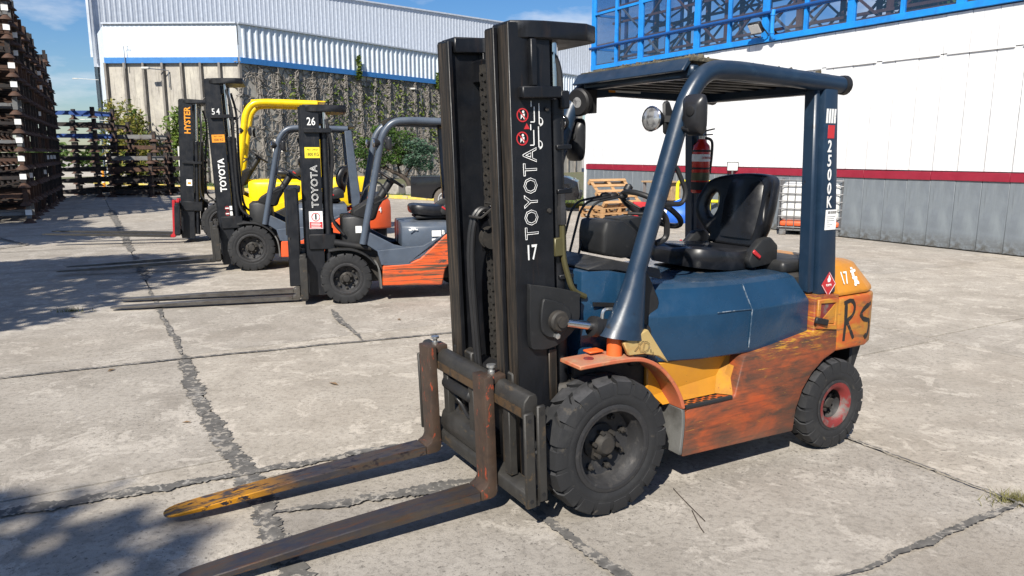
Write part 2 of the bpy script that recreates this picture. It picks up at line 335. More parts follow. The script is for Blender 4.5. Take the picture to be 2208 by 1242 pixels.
# ================================================================ SETTING
def concrete(name, dark, mid, light, kind='World', slab=True):
    t = NT(name)
    c = t.mix(t.ramp(t.noise(t.coord(kind), 1.3, 10, .72), .34, .66), mid, light)
    c = t.mix(t.ramp(t.noise(t.coord(kind, loc=(9, 3, 0)), 1.7, 8, .7), .50, .68, 0, .5), c, dark)
    c = t.mix(t.ramp(t.noise(t.coord(kind, loc=(2, 7, 1)), 3.6, 9, .72, .6),   .54, .58, 0, .55), c, tuple(min(1, x*1.25) for x in light))
    c = t.mix(t.ramp(t.noise(t.coord(kind, loc=(4, 1, 6)), 26, 4, .6), .50, .70, 0, .55), c, tuple(x*.55 for x in mid))
    pit = t.noise(t.coord(kind, loc=(1, 1, 1)), 48, 6, .75, .5)
    area = t.ramp(t.noise(t.coord(kind, loc=(6, 2, 2)), 1.1, 5), .38, .60, .3, 1)
    c = t.mix(t.math('MULTIPLY', t.ramp(pit, .575, .635, 0, .95), area), c, tuple(x*.3 for x in mid))
    pit2 = t.noise(t.coord(kind, loc=(8, 1, 3)), 210, 2, .5)
    c = t.mix(t.ramp(pit2, .55, .70, 0, .5), c, tuple(x*.45 for x in mid))
    if slab:
        oi = t.new('ShaderNodeObjectInfo')
        c = t.mix(1., c, t.mix(oi.outputs['Random'], (.88, .88, .89), (1.08, 1.06, 1.03)), 'MULTIPLY')
        # faint straw tinted and oily blotches
        c = t.mix(t.ramp(t.noise(t.coord(kind, loc=(3, 8, 3)), .45, 4), .52, .75, 0, .3), c, (.25, .20, .15))
    if not slab:
        gq = t.new('ShaderNodeNewGeometry'); sq = t.new('ShaderNodeSeparateXYZ'); t.l.new(gq.outputs['Position'], sq.inputs[0])
        c = t.mix(t.ramp(sq.outputs[1], 41, 42), c, (.34, .31, .27))
    t.l.new(c, t.b.inputs['Base Color']); t.b.inputs['Roughness'].default_value = .9; t.b.inputs['Specular IOR Level'].default_value = .25
    h = t.math('ADD', t.ramp(pit, .5, .68, 0, -1.2), t.noise(t.coord(kind), 40, 8, .7))
    t.bump(h, .35, .006)
    return t.m
M['slab'] = concrete('yard_concrete', (.185, .163, .135), (.30, .272, .232), (.425, .39, .34))
M['base'] = concrete('joint_earth', (.03, .028, .025), (.07, .064, .056), (.11, .10, .085), slab=False)
M['tar'] = concrete('joint_tar', (.03, .03, .031), (.075, .074, .072), (.12, .118, .113), slab=False)
def crack_mat():
    t = NT('cracked_tar')
    vo = t.new('ShaderNodeTexVoronoi', feature='DISTANCE_TO_EDGE'); vo.inputs['Scale'].default_value = 7
    d = t.noise(t.coord('World'), 9, 4)
    cm = t.new('ShaderNodeMixRGB'); cm.inputs[0].default_value = .12
    t.l.new(t.coord('World', (1, 1, 1)), cm.inputs[1]); t.l.new(d, cm.inputs[2]); t.l.new(cm.outputs[0], vo.inputs['Vector'])
    c = t.mix(t.ramp(t.noise(t.coord('World'), 14, 6), .3, .7), (.075, .072, .068), (.15, .143, .133))
    c = t.mix(t.math('MULTIPLY', t.ramp(vo.outputs['Distance'], .0, .05, .8, 0), t.ramp(t.noise(t.coord('World', loc=(4, 4, 4)), 2.5, 3), .48, .58)), c, (.36, .34, .31))
    c = t.mix(t.ramp(t.noise(t.coord('World', loc=(2, 5, 5)), 17, 7, .7), .53, .58), c, (.29, .265, .23))
    t.l.new(c, t.b.inputs['Base Color']); t.b.inputs['Roughness'].default_value = .95; t.b.inputs['Specular IOR Level'].default_value = .1
    t.bump(t.noise(t.coord('World'), 70, 5), .4, .004)
    return t.m
M['tar'] = crack_mat()
M['kerb_yellow'] = paint('kerb_yellow', (.55, .42, .08), .8, 0, [((.35, .32, .26), (1, 1, 1), 4, .5, .6)])
M['grass'] = paint('grass_blades', (.07, .13, .022), .7, 0, [((.12, .13, .04), (1, 1, 1), 1.5, .45, .6)], kind='World')
M['soil'] = paint('verge_soil', (.12, .10, .06), .95, 0, [((.07, .1, .03), (1, 1, 1), 2, .45, .6)], kind='World')

g = bpy.data.meshes.new('ground'); g.from_pydata([(-500,-500,-.02),(500,-500,-.02),(500,600,-.02),(-500,600,-.02)], [], [(0,1,2,3)])
g.materials.append(M['base']); ground = tag(link('ground', g), kind='structure')
# the yard: every concrete slab its own piece
FPX = 26.25/36
def in_view(p, m=.12):
    c, s_ = math.cos(R(10.21)), math.sin(R(10.21)); d = p - cam.location
    dep = d.y*c - d.z*s_; upv = d.y*s_ + d.z*c
    if dep < .2: return False
    return abs(d.x/dep*FPX) < .5 + m and abs(upv/dep*FPX) < .2815 + m
vl = [-20.2, -17.2, -14.2, -11.2, -8.1, -5.2, -2.2, .45, 3.7, 6.75, 9.65, 12.95, 16.0, 19.1, 22.2, 25.3, 28.4, 31.5]
slab_proto = {}
for i in range(len(vl)-1):
    off = [0, .35, -.2, .1, 0][i % 5]
    for k in range(-6, 18):
        u0 = -.55 + 2.87*k + off; u1 = u0 + 2.87; v0, v1 = vl[i], vl[i+1]
        if v0 < 3.7 and u0 > 24: continue
        cs = [uv(a, b) for a in (u0, (u0+u1)/2, u1) for b in (v0, (v0+v1)/2, v1)]
        if not any(in_view(p, .15) for p in cs): continue
        b = MB(); gp = random.uniform(.006, .011)
        q = [uv(u0+gp, v0+gp), uv(u1-gp, v0+gp), uv(u1-gp, v1-gp), uv(u0+gp, v1-gp)]
        c0 = uv((u0+u1)/2, (v0+v1)/2)
        for zz in (-.015, random.uniform(-.0015, .0015)):
            b.v += [tuple(p - c0 + Vector((0,0,zz))) for p in q]
        b.f = [(4,5,6,7),(0,1,5,4),(1,2,6,5),(2,3,7,6),(3,0,4,7)]
        link('slab', b.mesh('slab', 'slab', smooth=0), ground, c0)
TARZ = [.0045]
def tar_ribbon(pts, w0, w1, jag=.35, step=.012, name='tar_strip'):
    TARZ[0] += .0012
    P = [Vector(p) for p in pts]; L = sum((P[i+1]-P[i]).length for i in range(len(P)-1)); n = max(8, int(L/step))
    vs = []; rw = [1, 1]; wob = 0
    for i in range(n+1):
        d = L*i/n; k = 0
        while k < len(P)-2 and d > (P[k+1]-P[k]).length: d -= (P[k+1]-P[k]).length; k += 1
        t = (P[k+1]-P[k]).normalized(); p = P[k] + t*d; sd = Vector((-t.y, t.x, 0))
        wob = wob*.97 + random.uniform(-.004, .004)
        for j, sg in enumerate((-1, 1)):
            rw[j] = max(.4, min(1.7, rw[j]*.93 + .07 + random.uniform(-jag, jag)*.42))
            ww = (w0 + (w1-w0)*i/n)/2*max(.2, rw[j] + random.uniform(-.28, .28)) * min(1, .25 + 3*min(i, n-i)*step)
            q = p + sd*(sg*ww + wob); vs.append((q.x, q.y, TARZ[0]))
    me = bpy.data.meshes.new(name); me.from_pydata(vs, [], [(2*i, 2*i+2, 2*i+3, 2*i+1) for i in range(n)])
    me.materials.append(M['tar']); me.flip_normals() if me.polygons[0].normal.z < 0 else None
    return link(name, me, ground)
tar_ribbon([uv(-8.6, 12.95), uv(-6.0, 12.94), uv(-4.4, 12.98), uv(-3.4, 12.96)], .13, .10)
tar_ribbon([uv(-3.4, 12.96), uv(.5, 12.95)], .06, .04)
tar_ribbon([uv(1.0, 12.93), uv(3.8, 12.95)], .11, .09)
tar_ribbon([uv(4.4, 12.95), uv(16, 12.94)], .12, .16)
tar_ribbon([uv(-6.1, 15.5), uv(-6.1, 14.05), uv(-6.19, 13.03), uv(-6.24, 12.0)], .11, .06)
tar_ribbon([uv(-6.74, 12.9), uv(-6.91, 11.8)], .06, .12)
tar_ribbon([uv(-3.4, 15.5), uv(-3.53, 13.0), uv(-3.85, 10.4)], .035, .03, .2)
tar_ribbon([uv(-8.8, 11.79), uv(-7.3, 11.79), uv(-6.9, 11.8)], .05, .05)
tar_ribbon([uv(-3.7, 11.45), uv(-2.9, 11.4), uv(-2.2, 11.3)], .03, .07)
tar_ribbon([uv(-8.44, 11.1), uv(-8.46, 10.4), uv(-8.45, 9.66)], .02, .045)
tar_ribbon([uv(-7.2, 9.66), uv(-9.5, 9.7)], .018, .018, .2)
tar_ribbon([uv(5.45, 15.6), uv(5.4, 12.77), uv(5.2, 10)], .03, .03, .2)
tar_ribbon([uv(8.3, 16), uv(8.3, 10)], .03, .03, .2)
tar_ribbon([uv(9, 15.5), uv(6.5, 14.6), uv(5.6, 15.4)], .05, .07)

# ---------------------------------------------------------------- grass verge, kerb, blocks, fence
KA = Vector((-24, 43.3, 0)); KB = Vector((2.6, 23.6, 0)); KD = (KB-KA).normalized(); KN = Vector((-KD.y, KD.x, 0))
if KN.y < 0: KN = -KN
vb = MB(); vb.v = [tuple(KA - KD*14 + Vector((0,0,.02))), tuple(KB + KD*.2 + Vector((0,0,.02))), tuple(KB + KD*.2 + KN*40 + Vector((0,0,.02))), tuple(KA - KD*14 + KN*40 + Vector((0,0,.02)))]; vb.f = [(0,1,2,3)]
tag(vb.part('grass_verge', 'soil', smooth=0, fix=False), kind='structure')
kerb = thing('kerb', 'low kerb with faded yellow paint along the grass verge', 'kerb', KA, math.atan2(KD.y, KD.x))
kbm = MB().box(0.01, .99, -.07, .07, 0, .14).mesh('kerb_stone', 'kerb_yellow', .012)
for i in range(33): link('kerb_stone', kbm, kerb, (i, 0, 0))
gb = MB()
for _ in range(16000):
    p = KA + KD*random.uniform(-6, 33) + KN*(random.uniform(.05, 1)**1.6*5)
    a = random.uniform(0, 6.28); h = random.uniform(.05, .16); wd = .025
    dx, dy = math.cos(a)*wd, math.sin(a)*wd; lx, ly = random.uniform(-.05, .05), random.uniform(-.05, .05)
    k = len(gb.v); gb.v += [(p.x-dx, p.y-dy, .02), (p.x+dx, p.y+dy, .02), (p.x+lx, p.y+ly, .02+h)]; gb.f.append((k, k+1, k+2))
tag(gb.part('grass', 'grass', smooth=0, fix=False), kind='stuff')

M['block'] = paint('grey_concrete_block', (.30, .28, .25), .9, 0, [((.16, .15, .13), (1, 1, 1), 3, .48, .65)], (20, .4))
blk = None
for i, (px, yy, ln, hh) in enumerate([(-4.9, 31.2, .9, .45), (-5.9, 31.8, .8, .4), (-3.9, 30.7, .8, .38), (-7.0, 32.6, .9, .42), (-2.8, 30.2, .9, .45)]):
    o = MB().box(-ln/2, ln/2, -.25, .25, 0, hh).part('stone_block', 'block', bevel=.05)
    o.location = (px, yy, .02); o.rotation_euler = (0, 0, -.6 + i*.13)
    tag(o, ['grey stone block on the grass under the green conifer', 'low grey block left of the block under the conifer', 'small grey block right of the block under the conifer', 'leftmost grey stone block on the grass verge', 'rightmost grey stone block on the grass verge'][i], 'stone block', 'stone blocks on the grass verge')

M['post_white'] = paint('concrete_post', (.5, .49, .46), .9)
M['wire'] = paint('galvanised_wire', (.3, .31, .32), .4, .7)
fen = thing('chain_link_fence', 'see-through wire mesh fence on pale posts before the green bamboo', 'fence', (0,0,0))
fp = [Vector((-17.05, 38.9, .02)), Vector((-20.0, 40.9, .02)), Vector((-23, 43, .02)), Vector((-14.2, 37.0, .02))]
pm_ = MB().tube([(0,0,0),(0,0,2.05)], .075, 8).mesh('post', 'post_white')
for p in fp: link('post', pm_, fen, p)
wm = MB(); order = [fp[2], fp[1], fp[0], fp[3]]
for a, b in zip(order, order[1:]):
    for i in range(16):
        for s in (0, 1):
            q0 = a.lerp(b, i/16); q1 = a.lerp(b, (i+1)/16)
            for z in range(8):
                z0, z1 = .1+z*.23, .1+(z+1)*.23
                if (z+i) % 2 == s: z0, z1 = z1, z0
                if s == 0: wm.beam(q0+Vector((0,0,z0)), q1+Vector((0,0,z1)), .006, .006)
    for z in (.1, 1.0, 1.92): wm.beam(a+Vector((0,0,z)), b+Vector((0,0,z)), .012, .012)
tag(wm.part('wire_mesh', 'wire', fen, smooth=0, fix=False), kind='stuff')

# ---------------------------------------------------------------- vegetation
def leaf_mat(name, a, b):
    t = NT(name); oi = t.new('ShaderNodeNewGeometry')
    c = t.mix(oi.outputs['Random Per Island'], a, b)
    t.l.new(c, t.b.inputs['Base Color']); t.b.inputs['Roughness'].default_value = .6; t.b.inputs['Specular IOR Level'].default_value = .3
    tr = t.new('ShaderNodeBsdfTranslucent'); t.l.new(c, tr.inputs['Color']); mx = t.new('ShaderNodeMixShader'); mx.inputs[0].default_value = .25
    t.l.new(t.b.outputs[0], mx.inputs[1]); t.l.new(tr.outputs[0], mx.inputs[2]); t.l.new(mx.outputs[0], t.out.inputs[0]); return t.m
M['leaf'] = leaf_mat('tree_leaf', (.035, .075, .014), (.09, .14, .03))
M['leaf_bamboo'] = leaf_mat('bamboo_leaf', (.05, .11, .015), (.20, .26, .05))
M['leaf_autumn'] = leaf_mat('shrub_leaf', (.06, .11, .02), (.24, .20, .04))
M['leaf_conifer'] = leaf_mat('conifer_needle', (.018, .055, .012), (.09, .15, .03))
M['leaf_blue'] = leaf_mat('blue_conifer_needle', (.03, .075, .045), (.1, .17, .11))
M['leaf_ivy'] = leaf_mat('ivy_leaf', (.05, .10, .015), (.16, .2, .04))
M['bark'] = paint('bark', (.06, .045, .035), .9, 0, [((.025, .02, .016), (1, 1, .3), 12, .45, .6)], (30, .6))
M['vine'] = paint('dry_vine', (.21, .19, .168), .9)
def leaves(mb, c, rad, n, size, shell=.35, flat=1., asp=1.8):
    c = Vector(c)
    for _ in range(n):
        while True:
            d = Vector((random.uniform(-1,1), random.uniform(-1,1), random.uniform(-1,1)))
            if shell < d.length < 1: break
        p = c + Vector((d.x*rad[0], d.y*rad[1], d.z*rad[2]))
        a = Vector((random.gauss(0,1), random.gauss(0,1), random.gauss(0,.6)*flat)).normalized(); b = a.orthogonal().normalized()
        b = (b*math.cos(r_ := random.uniform(0, 6.28)) + a.cross(b)*math.sin(r_)); s = size*random.uniform(.6, 1.3)
        k = len(mb.v); mb.v += [tuple(p - a*s*asp/2), tuple(p + b*s*.4), tuple(p + a*s*asp/2), tuple(p - b*s*.4)]; mb.f.append((k, k+1, k+2, k+3))
def limb(mb, a, b, r0, r1, bend=.15, n=5):
    a = Vector(a); b = Vector(b); o = Vector((random.uniform(-1,1), random.uniform(-1,1), random.uniform(-.3,.5)))*(b-a).length*bend
    pts = [a.lerp(b, t/n) + o*math.sin(math.pi*t/n) for t in range(n+1)]
    mb.tube(pts, [r0+(r1-r0)*t/n for t in range(n+1)], 7)
# yard trees standing behind and left of the photographer; they throw the leaf shade on the concrete
tm = MB(); cm = MB(); limb(tm, (0,0,0), (0,0,3.2), .2, .13, .03)
for k in range(15):
    a = k*2.4; rr = random.uniform(.4, 1.9); z = random.uniform(3.9, 6.6); q = (rr*math.cos(a), rr*math.sin(a), z)
    limb(tm, (0, 0, random.uniform(2.4, 3.2)), q, .07, .02, .12)
    leaves(cm, q, (.95, .95, .7), 640, .15, .05)
tmesh = tm.mesh('trunk', 'bark'); cmesh = cm.mesh('crown', 'leaf', smooth=0, fix=False)
for i, (x, y, rz, s, lb) in enumerate([(-5.9, -7.2, 0, 1.25, 'leafy yard tree nearest the lifted camera side, shading the fork tips'), (-9.6, 2.0, 1.7, 1.2, 'leafy yard tree at the left edge, shading the middle of the yard'), (-13.6, 8.6, 3.1, 1.25, 'leafy yard tree before the rusty rack towers, shading their foot')]):
    t = thing('yard_tree', lb, 'tree', (x, y, -.02), rz, 'yard trees along the left side'); t.scale = (s, s, s)
    link('trunk', tmesh, t); link('crown', cmesh, t)
for i, (u, v, s, lb) in enumerate([(5.5, -14, 1.5, 'green treetop seen through the blue glazing near the floodlight'), (1.5, -16, 1.6, 'green treetop seen through the right panes of the blue glazing')]):
    p = uv(u, v, 0); t = thing('treetop', lb, 'tree', p, i*2.0, 'trees behind the white warehouse'); t.scale = (s, s, s)
    link('trunk', tmesh, t); link('crown', cmesh, t)
# conifer behind truck 26
con = thing('conifer', 'low spreading dark green conifer with crooked trunk by the wall', 'tree', (-5.0, 32.0, .02))
b = MB(); b2 = MB(); b3 = MB()
trk = smooth_open([(0.7,0,0),(.6,0,.5),(.25,.1,.8),(-.1,0,.95),(-.45,.1,1.25),(-.5,0,1.7)], 4); b.tube(trk, [.13 - .09*i/(len(trk)-1) for i in range(len(trk))], 7)
for q in [((.5,0,.75),(.95,.1,1.3)), ((.25,.1,.8),(.2,0,1.7)), ((-.1,0,.95),(-1.1,.1,1.2)), ((-.45,.1,1.25),(-1.3,0,1.75)), ((.2,0,1.2),(1.1,0,1.6)), ((.2,0,1.5),(-.3,0,2.2)), ((.6,0,1.1),(.6,.2,2.1))]: limb(b, *q, .06, .02, .15)
for q, r_ in [((-.9,0,1.25),(.65,.6,.22)), ((-1.3,0,1.7),(.6,.6,.25)), ((-.5,0,2.1),(.8,.7,.3)), ((-.2,.2,1.75),(.7,.7,.28)), ((.3,0,2.4),(.75,.7,.25)), ((-1.0,.2,2.15),(.6,.5,.22)), ((.1,.0,1.45),(.6,.6,.22)), ((-.4,0,2.65),(.55,.5,.22)), ((.5,.2,1.9),(.5,.6,.3))]:
    leaves(b2, q, r_, 420, .07, .1, 1, 2.4)
for q, r_ in [((1.1,-.1,1.6),(.6,.6,.28)), ((.95,-.2,2.05),(.6,.6,.28)), ((1.25,0,1.2),(.5,.5,.25)), ((.75,-.2,1.35),(.4,.5,.22)), ((1.35,.1,1.85),(.45,.5,.2))]:
    leaves(b3, q, r_, 420, .065, .1, 1, 2.4)
b.part('trunk', 'bark', con); b2.part('crown', 'leaf_conifer', con, smooth=0, fix=False); b3.part('blue_foliage', 'leaf_blue', con, smooth=0, fix=False)
def shrub(name, loc, hgt, wid, mat, lb, cat, group, n=900, sz=.13):
    t = thing(name, lb, cat, loc, 0, group); s = MB(); f = MB()
    for k in range(9):
        a = random.uniform(0, 6.28); rr = random.uniform(.05, .5)*wid/2; h = hgt*random.uniform(.6, 1)
        top = (rr*1.6*math.cos(a), rr*1.6*math.sin(a), h); limb(s, (rr*.4*math.cos(a), rr*.4*math.sin(a), 0), top, .03, .01, .06)
        for j in range(4):
            zz = h*(.3 + .7*j/3); leaves(f, (top[0]*zz/h, top[1]*zz/h, zz-.1), (wid*.24, wid*.24, hgt*.13), n//36, sz, .05, 1, 2.2)
    s.part('stem', 'bark', t); f.part('foliage', mat, t, smooth=0, fix=False); return t
G1 = 'shrubs growing before the concrete wall'
shrub('bamboo', (-16.6, 38.9+1.0, .02), 4.3, 1.5, 'leaf_bamboo', 'bright green bamboo clump right behind the pale fence post', 'shrub', G1, 1500)
shrub('bamboo', (-17.9, 39.8+1, .02), 4.0, 1.5, 'leaf_bamboo', 'bright green bamboo clump left of the fence post', 'shrub', G1, 1500)
shrub('shrub', (-20.2, 40.6, .02), 4.3, 1.9, 'leaf_autumn', 'yellowing tall shrub before the concrete wall above the grey rack stack', 'shrub', G1, 1800)
shrub('shrub', (-21.4, 40.9, .02), 4.2, 1.7, 'leaf_autumn', 'yellowing shrub touching the top right of the blue rack stack', 'shrub', G1, 1500)
shrub('shrub', (-19.1, 40.2, .02), 2.7, 1.5, 'leaf_autumn', 'low olive shrub between the racks and the bamboo', 'shrub', G1, 1200)

tl_ = MB()
for k in range(46):
    x = -62 + k*.95; leaves(tl_, (x, 78 + random.uniform(-2, 2), 1.3 + random.uniform(-.3, .6)), (1.2, 1, 1.3), 60, .5, 0)
tag(tl_.part('distant_hedge', 'leaf', smooth=0, fix=False), kind='stuff')
# ---------------------------------------------------------------- grey hall with concrete foot
M['clad_white'] = paint('white_cladding', (.60, .66, .72), .45, 0, [((.48, .54, .6), (6, 6, .4), 3, .55, .75)])
M['clad_grey'] = paint('pale_grey_cladding', (.44, .475, .53), .4, .1, [((.36, .39, .44), (3, 3, .3), 2, .5, .75)])
M['hall_blue'] = paint('hall_blue_band', (.03, .16, .42), .5)
M['concrete_wall'] = paint('weathered_concrete_wall', (.36, .335, .295), .9, 0, [((.48, .45, .38), (1, 1, .5), 1.1, .45, .65), ((.17, .155, .135), (3.5, 3.5, .25), 2.5, .52, .72), ((.08, .075, .06), (1, 1, 1), 9, .62, .75)], (30, .35), kind='World')
M['pilaster'] = paint('dark_concrete_rib', (.20, .185, .165), .9, 0, [((.09, .08, .07), (3, 3, .4), 3, .5, .65)], (25, .4), kind='World')
HL, HC, HR = Vector((-22.1, 42.2, 0)), Vector((-14.8, 42.0, 0)), Vector((6.5, 70.4, 0))
hall = thing('grey_hall', 'big pale corrugated hall with blue band over ribbed concrete foot wall', 'building', (0,0,0))
def corrug(name, length, h, pitch, dep, mat):
    b = MB(); n = max(1, round(length/pitch)); p = length/n; pts = []
    for i in range(n):
        x = i*p; pts += [(x, 0), (x+p*.55, 0), (x+p*.68, dep), (x+p*.9, dep)]
    pts.append((length, 0))
    b.v = [(x, -y, z) for z in (0, h) for x, y in pts]; m = len(pts); b.f = [(i, i+1, m+i+1, m+i) for i in range(m-1)]
    return b.mesh(name, mat, smooth=0, fix=False)
def run_pieces(name, me, a, b, width, z, parent, off=0.):
    d = (b-a); L = d.length; d.normalize(); n = round(L/width); rz = math.atan2(d.y, d.x); nn = Vector((d.y, -d.x, 0))
    for i in range(n): link(name, me, parent, a + d*(L*i/n) + nn*off + Vector((0,0,z)), (0,0,rz))
ZC = 6.55
LA = (HC-HL).length; LB = (HR-HC).length
wa = LA/7; wb = LB/29
pA = MB().box(.012, wa-.012, 0, .2, 0, ZC).mesh('concrete_panel', 'concrete_wall'); rA = MB().prism([(-.09, 0), (.09, 0), (.06, -.2), (-.06, -.2)], 'z', 0, ZC).mesh('rib', 'pilaster')
pB = MB().box(.012, wb-.012, 0, .2, 0, ZC).mesh('concrete_panel', 'concrete_wall')
run_pieces('concrete_panel', pA, HL, HC, wa, 0, hall); run_pieces('rib', rA, HL, HC, wa, 0, hall)
run_pieces('concrete_panel', pB, HC, HR, wb, 0, hall); rB = MB().prism([(-.1, 0), (.1, 0), (.07, -.11), (-.07, -.11)], 'z', 0, ZC).mesh('rib', 'pilaster'); run_pieces('rib', rB, HC, HR, wb, 0, hall)
sA = corrug('cladding_sheet', LA/7, 2.0, .26, .012, 'clad_white'); sB = corrug('cladding_sheet', LB/29, 2.0, .42, .06, 'clad_white')
run_pieces('cladding_sheet', sA, HL, HC, LA/7, ZC+.02, hall, .06); run_pieces('cladding_sheet', sB, HC, HR, LB/29, ZC+.02, hall, .06)
for a, b in ((HL, HC), (HC, HR)):
    d = (b-a).normalized(); nn = Vector((d.y, -d.x, 0))
    MB().beam(a + nn*.14 + Vector((0,0,ZC+.13)), b + nn*.14 + Vector((0,0,ZC+.13)), .1, .3).part('blue_band', 'hall_blue', hall)
    MB().beam(a + nn*.08 + Vector((0,0,ZC+2.06)), b + nn*.08 + Vector((0,0,ZC+2.06)), .22, .08).part('flashing', 'clad_grey', hall)
# annex roof and end wall
top = MB(); top.v = [tuple(p + Vector((0,0,ZC+2.0))) for p in (HL, HC, HR, Vector((9.5, 75.2, 0)), Vector((-23.2, 44.6, 0)))]; top.f = [(0,1,2,3,4)]; top.part('annex_roof', 'clad_grey', hall, smooth=0, fix=False)
HE = Vector((-24.6, 45.2, 0)); e = MB(); e.v = [tuple(HL), tuple(HE+Vector((-.4,1.5,0))), tuple(HE+Vector((-.4,1.5,ZC+2))), tuple(HL+Vector((0,0,ZC+2)))]; e.f = [(0,1,2,3)]; e.part('end_wall', 'clad_white', hall, smooth=0, fix=False)
UL, UR = Vector((-24.4, 45.2, 0)), Vector((7.5, 73.5, 0)); LU = (UR-UL).length; nU = 36
sU = corrug('upper_sheet', LU/nU, 5.9, .29, .022, 'clad_grey'); run_pieces('upper_sheet', sU, UL, UR, LU/nU, 6.7, hall)
d = (UR-UL).normalized(); nn = Vector((-d.y, d.x, 0))
MB().beam(UL + Vector((0,0,12.63)), UR + Vector((0,0,12.63)), .3, .1).part('roof_edge', 'clad_grey', hall)
q = MB(); q.v = [tuple(UL), tuple(UL+Vector((-13,26,0))), tuple(UL+Vector((-13,26,12.6))), tuple(UL+Vector((0,0,12.6)))]; q.f = [(0,1,2,3)]; q.part('side_wall', 'clad_white', hall, smooth=0, fix=False)
q = MB(); q.v = [tuple(UL+Vector((0,0,12.6))), tuple(UR+Vector((0,0,12.6))), tuple(UR+nn*30+Vector((0,0,12.6))), tuple(UL+Vector((-13,26,12.6)))]; q.f = [(0,1,2,3)]; q.part('roof', 'clad_grey', hall, smooth=0, fix=False)
MB().beam(UL+Vector((.1,-.25,7.2)), UL+Vector((.1,-.25,11.2)), .14, .14).part('downpipe', 'clad_grey', hall)
# wall lamps on arms
for i, (t, lb) in enumerate([(.47, 'small lamp on arm high on the pale end of the concrete wall'), (-1, 'small white lamp at the top of the ivy covered wall')]):
    if t >= 0: p = HL.lerp(HC, t) + Vector((0, -.1, 6.15)); dr = Vector((-.9, -.7, .05))
    else: p = HC.lerp(HR, .395) + Vector((.1, -.1, 6.0)); dr = Vector((-.5, -.6, .05))
    o = thing('wall_lamp', lb, 'lamp', p); MB().tube([(0,0,-.9),(0,0,0),tuple(dr*.8)], .03, 6).part('arm', 'wire', o); MB().cbox(dr, (.42, .2, .12)).part('lamp_head', 'post_white', o, bevel=.03)
for i, (x, y, z, lb) in enumerate([(-23.9, 44.6, 5.9, 'upper thin lamp arm at the far left edge of the hall'), (-23.7, 44.6, 3.6, 'lower thin lamp arm at the far left edge of the hall')]):
    o = thing('street_lamp', lb, 'lamp', (x, y, z)); MB().tube([(0,0,0),(-1.1,-.2,.06)], .016, 6).part('arm', 'post_white', o); MB().cbox((-1.2,-.22,.05), (.34, .11, .05)).part('lamp_head', 'post_white', o, bevel=.02)
mast_ = thing('antenna_bracket', 'thin hooked metal bracket standing on the blue band of the hall', 'bracket', HL.lerp(HC, .16) + Vector((0,-.25,ZC-.3))); MB().tube([(0,0,0),(0,0,1.15),(.22,0,1.15),(.22,0,1.0)], .02, 6).part('rod', 'wire', mast_)

# ivy: bare vines and leaves spread over the right side of the concrete wall
dB = (HR-HC).normalized(); nB = Vector((dB.y, -dB.x, 0))
vm = MB(); lm = MB()
def vine_walk(s0, z0, n, up):
    s, z = s0, z0; a = R(90 if up else 270) + random.uniform(-.9, .9); pts = []
    for _ in range(n):
        a += random.uniform(-.75, .75); s += math.cos(a)*.13; z = min(ZC+.05, max(.1, z + math.sin(a)*.13)); x = (s/wb) % 1
        pts.append(HC + dB*s + nB*(.03 + (.12 if (x < .1 or x > .9) else 0)) + Vector((0,0,z)))
    for i in range(len(pts)-1):
        w = random.uniform(.018, .035); t_ = (pts[i+1]-pts[i]).normalized(); sd = t_.cross(nB)*w
        k = len(vm.v); vm.v += [tuple(pts[i]-sd), tuple(pts[i]+sd), tuple(pts[i+1]+sd), tuple(pts[i+1]-sd), tuple(pts[i]+nB*.03), tuple(pts[i+1]+nB*.03)]
        vm.f += [(k, k+4, k+5, k+3), (k+4, k+1, k+2, k+5)]
    return pts
for i in range(750):
    s0 = random.uniform(.2, 27); vine_walk(s0, random.uniform(.3, ZC-.2), 26, random.random() < .6)
for i in range(160): vine_walk(random.uniform(4, 26), ZC-.15, 14, False)
spots = [(3.4, 4.8), (6.6, 5.0), (6.7, 3.6), (9.2, 4.6), (9.8, 5.6), (11, 4.2), (12.2, 5.7), (13.0, 4.4), (10.3, 3.2), (8, 2.6), (14.6, 5.0), (16.5, 4.3), (15.5, 3.0), (18.5, 5.3)]
for i in range(800):
    cx, cz = random.choice(spots); s = random.gauss(cx, .55); z = min(ZC, random.gauss(cz, .75))
    leaves(lm, HC + dB*s + nB*.12 + Vector((0,0,z)), (.05, .05, .05), 1, .15, 0)
ivy = thing('ivy', 'tangled dry brown ivy with green leaf patches climbing the ribbed wall', 'climbing plant', HC + Vector((0,0,0)))
iv = vm.part('vines', 'vine', None, smooth=0, fix=False); il = lm.part('leaves', 'leaf_ivy', None, smooth=0, fix=False)
for o in (iv, il):
    o.parent = ivy; o.matrix_parent_inverse = Matrix.Translation(-HC); tag(o, kind='stuff')
for s0, hh, lb in ((8.3, 1.5, 'tall green shoot sprouting above the blue band of the hall'), (15.6, 1.0, 'short green sprout over the blue band near the truck mast')):
    p = HC + dB*s0 + nB*.3 + Vector((0,0,ZC-.4)); o = thing('wall_sprout', lb, 'plant', p, 0, 'sprouts on the hall wall'); a = MB(); limb(a, (0,0,0), (0,0,hh), .025, .008, .05); a.part('stem', 'bark', o)
    a = MB()
    for k in range(6): leaves(a, (0,0,hh*(.2+.15*k)), (.22*(1-.1*k), .22*(1-.1*k), .2), 45, .13, 0)
    a.part('foliage', 'leaf_ivy', o, smooth=0, fix=False)

